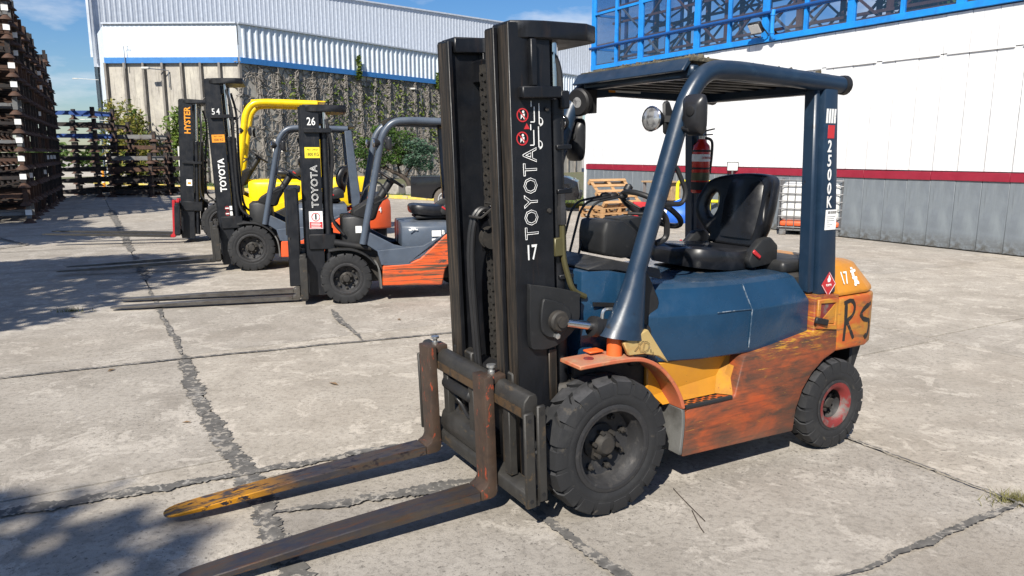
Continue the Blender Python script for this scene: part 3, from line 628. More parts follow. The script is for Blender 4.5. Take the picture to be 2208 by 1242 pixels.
# ---------------------------------------------------------------- white warehouse with blue glazing
M['wall_white'] = paint('white_wall_paint', (.69, .695, .70), .5, 0, [((.52, .53, .56), (9, 9, .35), 2.2, .54, .70), ((.33, .33, .35), (14, 14, .22), 2, .63, .72)])
M['wall_grey'] = paint('grey_wall_paint', (.15, .17, .19), .5, 0, [((.2, .225, .24), (2, 2, .5), 2, .45, .7), ((.09, .1, .11), (12, 12, .4), 2.4, .6, .72), ((.32, .34, .35), (5, 5, 9), 9, .72, .76), ((.16, .07, .03), (5, 5, .6), 3, .70, .73), ((.07, .065, .055), (2, 2, 2), 5, .35, .6, ('Z', .32, .05))])
M['wall_red'] = paint('dark_red_stripe', (.25, .012, .03), .5)
M['win_blue'] = paint('window_frame_blue', (.012, .24, .68), .45, 0, [((.02, .18, .5), (1, 1, 1), 3, .5, .7)])
M['pipe_blue'] = paint('dark_blue_pipe', (.01, .07, .25), .4)
M['brown_steel'] = paint('brown_truss_steel', (.17, .075, .05), .7, 0, [((.1, .05, .035), (1, 1, 1), 2, .45, .65)])
M['grey_steel'] = paint('grey_truss_steel', (.16, .15, .15), .6)
def glass_mat():
    t = NT('window_glass'); fr = t.new('ShaderNodeFresnel'); fr.inputs['IOR'].default_value = 1.6
    gl = t.new('ShaderNodeBsdfGlossy'); gl.inputs['Roughness'].default_value = .02; tr = t.new('ShaderNodeBsdfTransparent'); tr.inputs[0].default_value = (.80, .84, .90, 1)
    mx = t.new('ShaderNodeMixShader'); bf = t.new('ShaderNodeNewGeometry'); fo_ = t.math('SUBTRACT', 1.0, bf.outputs['Backfacing']); t.l.new(t.math('MULTIPLY', t.ramp(fr.outputs[0], 0, 1, .13, 1), fo_), mx.inputs[0]); t.l.new(tr.outputs[0], mx.inputs[1]); t.l.new(gl.outputs[0], mx.inputs[2]); t.l.new(mx.outputs[0], t.out.inputs[0]); return t.m
M['glass'] = glass_mat()
wh = thing('white_warehouse', 'white clad warehouse with grey base, red stripe and blue glazed upper storey', 'building', UV0, UVROT)
U0, U1 = -12.0, 9.03
core = MB().box(U0, U1-.05, -14, -.055, 0, 4.12).part('wall_core', 'wall_grey', wh, smooth=0)
PW = .4573; n = int((U1-U0)/PW)
pw = [MB().box(.007, PW-.007, -.05, 0, 1.40, 3.45).mesh('wall_panel', 'wall_white', .004), MB().box(.004, PW-.004, -.05, .012, 3.462, 4.14).mesh('upper_panel', 'wall_white', .004), MB().box(.004, PW-.004, -.05, .004, .02, 1.25).mesh('base_panel', 'wall_grey', .004)]
for i in range(n):
    for me, nm in zip(pw, ('wall_panel', 'upper_panel', 'base_panel')):
        link(nm, me, wh, (U1 - (i+1)*PW, random.uniform(-.004, .004), 0))
sb = MB().box(.003, 3*PW-.003, -.05, .03, 1.235, 1.385).mesh('stripe_board', 'wall_red', .004)
for i in range(n//3): link('stripe_board', sb, wh, (U1 - (i+1)*3*PW, random.uniform(-.003, .003), random.uniform(-.006, .006)))
fl = MB().box(.02, 2.5*PW, 0, .028, 3.44, 3.462).mesh('drip_strip', 'wall_white')
for i in range(17): link('drip_strip', fl, wh, (U1 - 3.4 - (i+1)*2.75*PW, 0, 0))
MB().box(U1-.02, U1+.05, -.12, .05, 0, 4.14).part('corner_trim', 'wall_white', wh)
# glazed band
WU = [8.74 - 1.0925*i for i in range(20)]; ZR = [4.22, 4.78, 5.74, 6.75, 7.8]
gz = MB()
for i, u in enumerate(WU):
    w_ = .075 if i % 2 == 0 else .032
    MB().box(u-w_, u+w_, -.05, .055, 4.2, 7.85).part('mullion', 'win_blue', wh, bevel=.006)
for k, z in enumerate(ZR):
    if k == 1: MB().tube([(8.86, .075, z), (WU[-1], .075, z)], .04, 10).part('blue_pipe', 'pipe_blue', wh)
    hh = .06 if k == 0 else .035
    MB().box(WU[-1]-.02, 8.80, -.04, .045 if k else .075, z-hh, z+hh).part('glazing_rail', 'win_blue', wh, bevel=.005)
for i in range(len(WU)-1):
    for k in range(len(ZR)-1):
        MB().box(WU[i+1]+.03, WU[i]-.03, -.012, -.004, ZR[k]+.03, ZR[k+1]-.03).part('pane', 'glass', wh, smooth=0)
        MB().box(WU[i+1]+.03, WU[i]-.03, -.075, -.045, ZR[k]+.03, ZR[k]+.11).part('inner_sill', 'brown_steel', wh, smooth=0)
for j in range(3):      # glazing returns round the corner
    v0 = -.1 - 1.1*j
    MB().box(8.70, 8.80, v0-1.13, v0-1.06, 4.2, 7.85).part('mullion', 'win_blue', wh)
    for k in range(len(ZR)-1): MB().box(8.745, 8.752, v0-1.06, v0, ZR[k]+.03, ZR[k+1]-.03).part('pane', 'glass', wh, smooth=0)
for k, z in enumerate(ZR): MB().box(8.715, 8.785, -3.4, -.05, z-.035, z+.035).part('glazing_rail', 'win_blue', wh)
# steel lattice behind the glass
for j, v in enumerate((-.55, -2.0, -3.3)):
    for i in range(0, 20, 2):
        u = 8.3 - 1.0925*i
        MB().beam((u, v, 4.15), (u, v, 8.2), .10, .10).part('truss_post', 'brown_steel', wh, smooth=0)
        for k in range(2):
            ua, ub = u, u - 2.185; za, zb = (4.25 + 1.9*k, 6.1 + 1.9*k)
            MB().beam((ua, v, za), (ub, v, zb), .05, .05).part('truss_brace', ['brown_steel', 'grey_steel'][(i//2+k+j) % 2], wh, smooth=0)
            MB().beam((ua, v+.08, zb), (ub, v+.08, za), .045, .045).part('truss_brace', ['brown_steel', 'grey_steel'][(i//2+k+j+1) % 2], wh, smooth=0)
    for z in (4.5, 5.5, 6.4, 7.4): MB().beam((8.5, v+.04, z), (-12, v+.04, z), .06, .06).part('truss_chord', 'brown_steel', wh, smooth=0)
for i in range(0, 20, 1):
    u = 8.3 - 1.0925*i; MB().beam((u, -.55, 7.9), (u-.5, -3.3, 6.0), .045, .045).part('truss_brace', 'grey_steel', wh, smooth=0)
    MB().beam((u, -.55, 4.6), (u, -3.3, 6.3), .045, .045).part('truss_brace', 'brown_steel', wh, smooth=0)
MB().box(-12, 1.8, -7.0, -6.9, 4.12, 9).part('inner_wall', 'grey_steel', wh, smooth=0)
MB().box(-12, 8.9, -9.0, .1, 8.15, 8.3).part('roof', 'clad_grey', wh, smooth=0)
# floodlight and conduit
flo = thing('floodlight', 'black square floodlight tilted out under the blue window rail', 'lamp', uv(2.18, .02, 4.33), UVROT)
q = Matrix.Rotation(R(-38), 4, 'X')
MB(Matrix.Translation((0,.30,.12)) @ q).box(-.17, .17, -.05, .04, -.13, .13).part('housing', 'black', flo, bevel=.015)
MB(Matrix.Translation((0,.30,.12)) @ q).box(-.145, .145, .042, .048, -.105, .105).part('lens', 'white', flo)
MB().tube([(-.19,.3,.12),(-.19,.12,-.02),(-.1,0,-.05),(.1,0,-.05),(.19,.12,-.02),(.19,.3,.12)], .014, 6).part('bracket', 'black', flo)
MB(Matrix.Translation((0,.30,.12)) @ q).box(-.12, .12, -.09, -.05, -.09, .09).part('cooling_fins', 'black', flo)
cd = thing('conduit_pipe', 'short bent bright blue pipe beside the floodlight', 'pipe', uv(1.86, .1, 4.2), UVROT)
MB().tube(smooth_open([(0,0,0),(0,.06,.1),(0,.06,.45),(0,.04,.6)], 4), .045, 8).part('pipe', 'win_blue', cd)
for z in (.12, .5): MB().lathe([(.055,-.02),(.055,.02)], (0,.06,z), (0,0,1), 10).part('collar', 'win_blue', cd)
# ================================================================ SHARED TRUCK PIECES
WHEEL_CACHE = {}
def wheel(parent, x, yo, side, Rt, w, rr, rim_mat='rim_dark', nl=20, nuts=6, deep=.07, tyre_mat='tyre', steer=0., ring_mat=None):
    """yo = |y| of the outer sidewall; mesh faces +y"""
    key = (Rt, w, rr, rim_mat, nl, nuts, deep)
    if key not in WHEEL_CACHE:
        g = .022*Rt/.34; h = w/2; ri = rr
        t = MB()
        t.lathe([(ri-.008, -h*.8), (ri+.012, -h*.86), (ri+.03, -h*.97), (ri+.055, -h), (Rt-.075, -h), (Rt-.04, -h*.97), (Rt-g, -h*.86), (Rt-g, h*.86), (Rt-.04, h*.97), (Rt-.075, h*1.0), (Rt-.088, h*.985), (ri+.06, h*.985), (ri+.05, h*1.01), (ri+.03, h*.98), (ri+.012, h*.88), (ri-.008, h*.8)], n=48, closed=True)
        da = 2*math.pi/nl; g = .026*Rt/.34
        for k in range(nl):
            for sg in (-1, 1):
                a0 = k*da + (da/2 if sg > 0 else 0); aw = da*.385
                def pt(a, r, y): return (r*math.cos(a), y*sg, r*math.sin(a))
                sk = da*.28
                ys = [(.0, Rt-.001, sk), (h*.55, Rt, 0), (h*.93, Rt-.010, -.0), (h*1.012, Rt-.035, 0), (h*1.014, Rt-.070, 0)]
                rings = []
                for y, r, s_ in ys:
                    inn = r - g*1.25 if y < h*.9 else r
                    yi = y if y < h*.9 else h*.86
                    if y >= h*.9: inn = r - .006
                    rings.append([pt(a0-aw+s_, r, y), pt(a0+aw+s_, r, y), pt(a0+aw+s_, inn, yi), pt(a0-aw+s_, inn, yi)])
                t.loft(rings)
        rm = MB()
        rm.lathe([(ri-.01, -h*.8), (ri+.012, h*.82), (ri+.016, h*.95), (ri+.002, h*.99), (ri-.014, h*.95), (ri-.02, h*.6), (ri-.03, h*.45), (ri-.035, h-deep-.02), (ri*.55, h-deep-.035), (.0, h-deep-.035)], n=40)
        rm2 = MB().lathe([(ri-.012, h*.93), (ri-.004, h*1.0), (ri-.016, h*.97)], n=40, closed=True) if not ring_mat else MB().lathe([(ri-.05, h*.55), (ri-.006, h*.99), (ri-.0, h*1.03), (ri-.02, h*1.0), (ri-.034, h*.9)], n=40, closed=True)
        hb = MB(); hd = h-deep-.035
        hb.lathe([(ri*.46, hd), (ri*.46, hd+.012), (ri*.30, hd+.03), (ri*.27, hd+.062), (ri*.2, hd+.075), (0, hd+.078)], n=18)
        for k in range(6): a = k*math.pi/3; hb.lathe([(.011, hd+.03), (.011, hd+.068), (0, hd+.07)], (ri*.33*math.cos(a), 0, ri*.33*math.sin(a)), n=6)
        nt = MB().lathe([(.019, 0), (.019, .012), (.015, .012), (.015, .03), (.006, .034), (.006, .045), (0, .045)], n=6)
        WHEEL_CACHE[key] = (t.mesh('tyre', tyre_mat, smooth=32), rm.mesh('wheel', rim_mat), hb.mesh('hub', 'grime' if rim_mat == 'rim_dark' else 'black'), nt.mesh('wheel_nut', 'grime'), rm2.mesh('lock_ring', ring_mat or rim_mat), hd, ri)
    ty, rim, hub, nut, ring, hd, ri = WHEEL_CACHE[key]
    o = link('wheel', rim, parent, (x, side*(yo-w/2), Rt), (0, random.uniform(0, 6), (0 if side > 0 else math.pi) + steer))
    link('tyre', ty, o); link('hub', hub, o); link('lock_ring', ring, o)
    for k in range(nuts):
        a = 2*math.pi*k/nuts + .3; link('wheel_nut', nut, o, (ri*.66*math.cos(a), hd, ri*.66*math.sin(a)))
    return o

def seat(parent, x, y, z, mat='vinyl'):
    """x,y,z = middle of the cushion's underside; faces +x"""
    cu = MB(); rings = []
    for zz, gx, gy in ((0, .25, .235), (.03, .262, .25), (.075, .265, .255), (.105, .25, .245), (.118, .21, .21)):
        rg = []
        for k in range(28):
            a = 2*math.pi*k/28; ca, sa = math.cos(a), math.sin(a)
            px = gx*math.copysign(abs(ca)**.55, ca); py = gy*math.copysign(abs(sa)**.5, sa)
            dz = -.022*(1-abs(py)/.25)**2 if zz > .1 else 0
            rg.append((x+px, y+py, z+zz+dz + .03*(px/.26 if px > 0 else 0)))
        rings.append(rg)
    cu.loft(rings).part('seat_cushion', mat, parent)
    outer = smooth_closed([(-.17,.0),(-.2,.05),(-.262,.13),(-.29,.22),(-.278,.32),(-.235,.395),(-.1,.425),(.1,.425),(.235,.395),(.278,.32),(.29,.22),(.262,.13),(.2,.05),(.17,.0)], 4)
    holes = [smooth_closed([(sx*.205,.16),(sx*.238,.185),(sx*.248,.24),(sx*.235,.295),(sx*.21,.31),(sx*.188,.28),(sx*.184,.22)][::sx], 4) for sx in (1, -1)]
    bm = plate_curve(outer, holes, .07, .022)
    for i in range(-5, 6):
        gm = bm.verts[:] + bm.edges[:] + bm.faces[:]
        bmesh.ops.bisect_plane(bm, geom=gm, plane_co=(i*.05,0,0), plane_no=(1,0,0))
    for v in bm.verts:
        px, py, pz = v.co; off = 1.1*max(0, abs(px)-.09)**2*1.6
        v.co = (x - .30 + pz + off*1.6 - py*.22, y - px, z + .10 + py)
    me = bpy.data.meshes.new('backrest'); bm.to_mesh(me); bm.free(); me.polygons.foreach_set('use_smooth', [True]*len(me.polygons)); me.set_sharp_from_angle(angle=R(50)); me.materials.append(M[mat])
    link('backrest', me, parent)
    pad = MB(); rg = []
    for zz, hw in ((.05,.14),(.12,.155),(.25,.165),(.36,.15),(.395,.11)):
        rg.append([(x-.265-zz*.22 + d, y+sx*hw, z+.1+zz) for d, sx in ((-.03,-1),(.012,-.85),(.016,0),(.012,.85),(-.03,1))])
    pad.loft(rg).part('backrest_pad', mat, parent, smooth=60)
    for sy in (-1, 1):
        hp = MB().prism([(-.33,0),(-.13,-.02),(-.10,.02),(-.13,.08),(-.2,.14),(-.27,.15),(-.33,.1)], 'y', -.028, .028)
        o = hp.part('hip_rest', 'black_plastic', parent, bevel=.012, seg=2); o.location = (x+.02, y+sy*.262, z+.03)
        MB().cbox((-.15,.034*sy,.06), (.07,.012,.022), Matrix.Rotation(R(-35), 3, 'Y').to_quaternion()).part('belt_buckle', 'red', o, bevel=.004)
    MB().box(x-.26, x+.2, y-.2, y+.2, z-.035, .0+z).part('seat_rail', 'black', parent, bevel=.01)
    be = MB()
    for k in range(3): be.lathe([(.17,0),(.2,.014),(.17,.028)], (x-.05, y, z-.12+.028*k), (0,0,1), 20)
    be.part('suspension_bellows', 'black', parent)

def bent(pts, rad=.12, n=6):
    """polyline with rounded corners"""
    P = [Vector(p) for p in pts]; out = [P[0]]
    for a, b, c in zip(P, P[1:], P[2:]):
        d1 = (a-b); d2 = (c-b); r = min(rad, d1.length*.48, d2.length*.48); p0 = b + d1.normalized()*r; p2 = b + d2.normalized()*r
        for i in range(n+1):
            t = i/n; out.append(p0*(1-t)**2 + b*2*t*(1-t) + p2*t*t)
    out.append(P[-1]); return out

def fork_bm(T, y, x0, L, hz=.0, w=.125, top=.70, th=.05):
    sh = MB(T).prism([(x0, top), (x0+th, top), (x0+th, .185+hz), (x0+th+.012, .163+hz), (x0+th+.04, .150+hz), (x0+th+.04, .100+hz), (x0+.03, .100+hz), (x0+.01, .108+hz), (x0, .13+hz)], 'y', y-w/2, y+w/2)
    sh.box(x0-.075, x0-.002, y-w*.36, y+w*.36, top-.045, top-.004)
    bl = MB(T); rings = []; xs = x0+th+.042; xe = x0+L
    for x, hw, tt in [(xs, w/2, .049), (xs+(xe-xs)*.5, w/2, .042), (xs+(xe-xs)*.85, w/2, .026), (xe-.07, w*.47, .017), (xe-.03, w*.40, .013), (xe-.008, w*.28, .011), (xe, w*.12, .009)]:
        zb = .101+hz + (.004 if x > xe-.1 else 0)
        rings.append([(x, y-hw, zb), (x, y+hw, zb), (x, y+hw, zb+tt), (x, y-hw, zb+tt)])
    bl.loft(rings)
    return sh, bl

def chain(T, x, y, z0, z1, parent, mat='grime'):
    c = MB(T); n = int((z1-z0)/.034)
    for k in range(n):
        z = z0 + (z1-z0)*k/n; wd = .021 if k % 2 else .014
        for s in (-1, 1): c.box(x-.011, x+.011, y+s*wd-.003, y+s*wd+.003, z, z+.045)
        c.box(x-.006, x+.006, y-.026, y+.026, z+.005, z+.016)
    return c.part('lift_chain', mat, parent, smooth=0, fix=False)

# ================================================================ MAIN TRUCK (number 17)
HEAD = R(210)
ft = thing('forklift', 'blue and orange forklift with number 17 on its black mast, nearest', 'forklift', (.193, 3.829, 0), HEAD)
for s in (1, -1):
    wheel(ft, 0, .575, s, .338, .19, .2, nl=18, nuts=8, deep=.085)
    wheel(ft, -1.63, .56, s, .268, .15, .135, 'rim_dark', nl=20, nuts=5, deep=.085, ring_mat='rim_red')
M['scuff'] = paint('scuffed_paint', (.22, .26, .30), .5, 0, [((.03, .06, .10), (1, 1, 1), 30, .40, .52)])
# chassis
MB().box(-1.45, .18, -.36, .36, .24, .62).part('chassis', 'grime', ft, bevel=.02)
MB().box(-.09, .09, -.42, .42, .26, .42).part('front_axle', 'grime', ft, bevel=.02)
MB().box(-1.72, -1.54, -.42, .42, .2, .36).part('steer_axle', 'grime', ft, bevel=.02)
SP = [(-.468,.185),(-1.30,.165),(-1.315,.29),(-1.36,.40),(-1.43,.485),(-1.52,.55),(-1.625,.59),(-1.615,.925),(-1.41,.935),(-1.418,.73),(-.893,.662),(-.876,.65),(-.825,.452),(-.80,.44),(-.497,.44),(-.485,.425)]
for s in (1, -1):
    sp = MB().prism(SP, 'y', s*.44, s*.54).part('side_panel', 'orange', ft, bevel=.012, seg=2)
    # recessed pocket beside the counterweight
    fr = MB(); o_ = [(-1.425,.745),(-1.60,.72),(-1.60,.905),(-1.425,.91)]; i_ = [(-1.45,.775),(-1.578,.755),(-1.578,.88),(-1.45,.885)]
    fr.loft([[(a, s*.541, b) for a, b in o_], [(a, s*.552, b) for a, b in o_], [(a, s*.552, b) for a, b in i_], [(a, s*.541, b) for a, b in i_]], caps=False)
    fr.part('pocket_rim', 'cw_orange', sp, bevel=.004)
    MB().prism([(-1.452,.777),(-1.576,.757),(-1.576,.878),(-1.452,.884)], 'y', s*.5405, s*.5425).part('pocket_recess', 'rim_red', sp)
    MB().prism([(-1.455,.78),(-1.574,.76),(-1.574,.872)], 'y', s*.543, s*.5475).part('pocket_gusset', 'cw_orange', sp)
    MB().beam((-1.40, s*.556, .80), (-1.50, s*.562, .775), .02, .036).part('tow_latch', 'black', sp, bevel=.006)
    # yellow step well
    MB().prism([(-.32,.665),(-.885,.665),(-.885,.44),(-.32,.44)], 'y', s*.39, s*.42).part('step_wall', 'yellow', ft, bevel=.008)
    st = MB(); st.add([(-.885, s*.42, .66), (-.885, s*.532, .655), (-.832, s*.532, .452), (-.74, s*.42, .452)], [(0,1,2,3)]); st.add([(-.90, s*.355, .66), (-.90, s*.532, .655), (-.85, s*.532, .44), (-.76, s*.355, .44)], [(3,2,1,0)]); st.part('step_side', 'yellow_dull', ft, smooth=0)
    MB().add([(-.36, s*.422, .50), (-.80, s*.422, .54), (-.76, s*.455, .452), (-.40, s*.455, .452)], [(0,1,2,3)]).part('step_fillet', 'yellow', ft, smooth=0)
    tr = MB().box(-.82, -.47, s*.36 if s > 0 else -.535, .535 if s > 0 else -.36, .425, .446).part('step_tread', 'cw_orange', ft, bevel=.005)
    hole = MB().box(-.016, .016, -.007, .007, -.002, .0015).mesh('tread_hole', 'black')
    for a in range(5):
        for b_ in range(5): link('tread_hole', hole, tr, (-.52 - .052*a - (.026 if b_ % 2 else 0), s*(.435+.022*b_), .4465))
    MB().tube([(-.475, s*.535, .448), (-.80, s*.535, .448)], .012, 8).part('step_edge', 'black_plastic', ft)
    # front fender: thin arched sheet
    fp_ = smooth_open([(.185,0,.762),(.06,0,.764),(-.08,0,.762),(-.19,0,.748),(-.29,0,.700),(-.37,0,.625),(-.43,0,.54),(-.466,0,.45),(-.474,0,.35),(-.462,0,.20)], 4)
    outp = [(p.x, p.z) for p in fp_]; nrm = []
    for i, p in enumerate(fp_):
        d = (fp_[min(i+1, len(fp_)-1)] - fp_[max(i-1, 0)]).normalized(); nrm.append((p.x - d.z*.022*-1 if False else p.x + d.z*.02, p.z - d.x*.02*-1 if False else p.z + (-d.x)*-.02*-1))
    inn = []
    for i, p in enumerate(fp_):
        d = (fp_[min(i+1, len(fp_)-1)] - fp_[max(i-1, 0)]).normalized(); nv = Vector((d.z, 0, -d.x))   # one side
        q_ = p + nv*.02 if (p + nv*.02 - Vector((0,0,.338))).length < (p - Vector((0,0,.338))).length else p - nv*.02
        inn.append((q_.x, q_.z))
    k = [i for i, q_ in enumerate(outp) if q_[1] > .455][-1] + 1
    MB().prism(outp[:k+1] + inn[:k+1][::-1], 'y', s*.385, s*.552).part('fender', 'orange_plate', ft, bevel=.004)
    MB().prism(outp[k:] + inn[k:][::-1], 'y', s*.385, s*.545).part('mud_guard', 'mudguard', ft, bevel=.004)
    MB().box(-.34, .1, s*.36 if s > 0 else -.385, .385 if s > 0 else -.36, .45, .75).part('inner_fender', 'grime', ft)
    MB().prism([(-.105,.768),(-.07,.835),(-.215,.885),(-.355,.70),(-.285,.742),(-.2,.764)], 'y', s*.515, s*.54).part('fender_gusset', 'cream_plate', ft, bevel=.005)
    MB().lathe([(.038,.76),(.036,.87)], (-.07, s*.47, 0), (.0,0,1), 16).part('pillar_stub', 'orange_bright', ft)
    MB().prism([(.05,.785),(-.03,.785),(-.03,.775),(.05,.775)], 'y', s*.38, s*.44).part('fender_tab', 'orange_bright', ft, bevel=.003)
    MB().lathe([(.024,.0),(.024,.006)], (.08, s*.47, .762), (0,0,1), 14).part('fender_hole', 'rim_red', ft)
    # guard pillar, flared foot and roof side rail in one tube
    rings = []
    for z, cx, hx, hy in ((.845,-.11,.122,.085),(.93,-.135,.096,.072),(1.03,-.162,.07,.06),(1.10,-.178,.056,.052),(1.165,-.192,.046,.046)):
        rings.append([(cx + hx*math.cos(2*math.pi*j/20), s*.47 + hy*math.sin(2*math.pi*j/20), z + .02*math.cos(2*math.pi*j/20)*(1 if z < .9 else 0)) for j in range(20)])
    MB().loft(rings).part('pillar_foot', 'navy', ft, smooth=60)
    path = bent([(-.185, s*.47, 1.14), (-.445, s*.482, 1.955), (-.55, s*.49, 2.10), (-.75, s*.49, 2.112), (-1.56, s*.49, 2.075)], .2, 8)
    MB().tube(path, .046, 16).part('guard_rail', 'navy', ft, smooth=60)
    MB().lathe([(.05,0),(.053,.035),(.046,.045)], (-1.55, s*.49, 2.075), (-1,0,0), 16).part('rail_end_cap', 'rubber', ft)
    MB().lathe([(.019,-.002),(.019,.002)], (-.405, s*.531, 1.875), (0,s,0), 16).part('pillar_hole', 'black', ft)
    rp = MB().prism([(-1.39,2.05),(-1.495,2.05),(-1.60,.93),(-1.45,.93)], 'y', s*.455, s*.525).part('rear_pillar', 'navy', ft, bevel=.012, seg=2)
    MB().prism([(-1.345,2.05),(-1.385,2.05),(-1.445,.94),(-1.40,.94)], 'y', s*.42, s*.50).part('pillar_web', 'navy', ft, bevel=.01)
# grab handle, only on the left pillar
MB().tube(bent([(-.335,.50,1.64),(-.385,.50,1.655),(-.45,.51,1.53),(-.43,.51,1.47),(-.295,.50,1.475)], .035, 4), .012, 8).part('grab_handle', 'rubber', ft)
MB().tube(bent([(-.31,.47,1.45),(-.38,.46,1.40),(-.39,.45,1.30),(-.33,.44,1.28)], .05, 4), .015, 8).part('turn_signal_arm', 'rubber', ft)
# roof
rf = MB(); rz = lambda x: 2.155 + (x+.5)*.035
rf.loft([[(x, y, rz(x)+dz) for x, y, dz in ((-.50,-.46,-.01),(-.50,.46,-.01),(-1.5,.46,-.01),(-1.5,-.46,-.01))], [(x, y, rz(x)+.012+dz) for x, y, dz in ((-.50,-.46,0),(-.50,.46,0),(-1.5,.46,0),(-1.5,-.46,0))]])
roofp = rf.part('roof_sheet', 'roof_dirt', ft, bevel=.003)
MB().loft([[(-.455,-.48,2.10),(-.455,.44,2.10),(-.50,.44,2.162),(-.50,-.48,2.162)], [(-.475,-.48,2.095),(-.475,.44,2.095),(-.53,.44,2.158),(-.53,-.48,2.158)]]).part('roof_front_lip', 'navy', ft, bevel=.004)
MB().box(-.565,-.51,-.45,.45,2.07,2.135).part('front_crossbar', 'navy', ft, bevel=.012)
MB().box(-1.52,-1.44,-.47,.47,2.03,2.10).part('rear_crossbar', 'navy', ft, bevel=.012)
slat = MB().box(-1.46,-.56,-.018,.018,2.075,2.10).mesh('roof_slat', 'black_steel', .006)
for i in range(7): link('roof_slat', slat, ft, (0, -.39+.13*i, 0), (0, 0, 0))
MB().box(-.93,-.74,-.438,-.435,2.068,2.094).part('warning_strip', 'paper', ft)
MB().box(-.738,-.69,-.438,-.435,2.066,2.096).part('warning_patch', 'sign_orange', ft)
for s in (1, -1): MB().prism([(-.54,2.125),(-1.50,2.10),(-1.50,2.03),(-.75,2.045),(-.60,2.03),(-.53,2.0)] if s < 0 else [(-.60,2.12),(-1.50,2.10),(-1.50,2.05),(-.60,2.065)], 'y', s*.44, s*.478).part('roof_side_beam', 'navy', ft, bevel=.006)
dm = MB()
for _ in range(260):
    x, y = random.uniform(-.55,-1.48), random.uniform(-.44,.44)
    if random.random() < .5: x = random.uniform(-.52,-.6)
    dm.cbox((x, y, rz(x)+.014), (random.uniform(.008,.03), random.uniform(.008,.03), random.uniform(.006,.018)), Matrix.Rotation(random.random()*3, 3, (random.random(), random.random(), 1)).to_quaternion())
tag(dm.part('leaf_litter', 'roof_dirt', roofp, smooth=0, fix=False), kind='stuff')
# front lower guard brace from mast side: far pillar seen through
# hood
rings = []
for z, pts in ((.665, [(-.33,.40),(-.63,.485),(-.92,.512),(-1.40,.49)]), (.69, [(-.325,.405),(-.63,.492),(-.93,.52),(-1.415,.50)]), (.905, [(-.33,.405),(-.655,.495),(-.925,.527),(-1.405,.505)]), (1.03, [(-.39,.35),(-.69,.43),(-.92,.455),(-1.36,.43)]), (1.052, [(-.42,.32),(-.70,.40),(-.92,.425),(-1.33,.40)]), (1.06, [(-.5,.22),(-.72,.3),(-.92,.32),(-1.28,.3)])):
    rings.append([(x, y, z) for x, y in pts] + [(x, -y, z) for x, y in pts[::-1]])
hood = MB().loft(rings).part('hood', 'blue_body', ft, bevel=.009, seg=2, smooth=16)
MB().tube([(-.922,.524,.70),(-.925,.531,.905),(-.923,.5,.955),(-.92,.458,1.03)], .0032, 5).part('scuffed_crease', 'scuff', hood)
MB().tube([(-.70,.508,.908),(-.80,.518,.909),(-.92,.531,.908)], .0022, 5).part('scuffed_crease', 'scuff', hood)
MB().box(-1.62,-1.30,-.40,.40,1.04,1.115).part('engine_cover', 'black_plastic', ft, bevel=.03, seg=3)
MB().box(-1.62,-1.32,-.43,.43,.66,1.045).part('radiator_frame', 'grime', ft, bevel=.02)
MB().box(-.90,.0,-.34,.34,.62,.664).part('floor_plate', 'black_plastic', ft, bevel=.006)
# counterweight
def cwring(z, k, xr, yk=.53):
    pts = [(-1.63,yk),(-1.90,yk-.006*k),(-2.0,yk-.05),(xr+.02,yk-.20),(xr,.0)]
    return [(x, y, z) for x, y in pts[:-1]] + [(x, -y, z) for x, y in pts[:-1][::-1]]
MB().loft([cwring(.585,1,-2.09), cwring(.60,1,-2.11,.538), cwring(.885,1,-2.10,.538), cwring(.90,1,-2.08)]).part('counterweight', 'cw_orange', ft, bevel=.012, seg=2, smooth=40)
MB().loft([cwring(.905,1,-2.085,.525), cwring(.93,1,-2.09,.525), [(x+(.10 if x < -1.8 else 0), y, z) for x, y, z in cwring(1.075,1,-2.05,.46)], [(x+(.14 if x < -1.8 else 0), y, z) for x, y, z in cwring(1.092,1,-2.0,.42)]]).part('counterweight_cap', 'cw_yellow', ft, bevel=.012, seg=2, smooth=40)
MB().box(-2.0,-1.86,-.34,.34,.38,.60).part('counterweight_base', 'black', ft, bevel=.03)
MB().prism([(-1.86,.62),(-1.97,.60),(-1.90,.42),(-1.86,.36)], 'y', -.47, .47).part('rear_skirt', 'black', ft, bevel=.01)
# cowl, dash and controls
MB().loft([[(.03,-.33,.62),(.03,.33,.62),(.03,.33,1.155),(.03,-.33,1.155)], [(-.12,-.36,.62),(-.12,.36,.62),(-.12,.36,1.15),(-.12,-.36,1.15)], [(-.36,-.36,.66),(-.36,.36,.66),(-.36,.36,1.10),(-.36,-.36,1.10)]]).part('cowl', 'blue_body', ft, bevel=.012, seg=2)
MB().loft([[(.0,-.33,1.157),(.0,.34,1.157),(.0,.34,1.168),(.0,-.33,1.168)], [(-.16,-.355,1.148),(-.16,.355,1.148),(-.16,.33,1.195),(-.16,-.33,1.195)], [(-.46,-.355,1.08),(-.46,.355,1.08),(-.46,.33,1.13),(-.46,-.33,1.13)]]).part('cowl_top', 'black_plastic', ft, bevel=.008)
MB().box(.033,.04,-.30,.30,.99,1.02).part('cowl_seam', 'black', ft)
MB().prism([(-.02,1.005),(-.36,.965),(-.36,.945),(-.02,.985)], 'y', .356, .363).part('cowl_seam', 'black', ft)
MB().lathe([(.07,0),(.07,.004)], (-.21,.361,.80), (0,1,0), 18).part('cowl_opening', 'black', ft)
MB().prism([(-.2,1.17),(-.33,1.13),(-.41,.98),(-.385,.80),(-.30,.66),(-.22,.66)], 'y', .375, .40).part('leg_shield', 'black_plastic', ft, bevel=.012)
rg = []
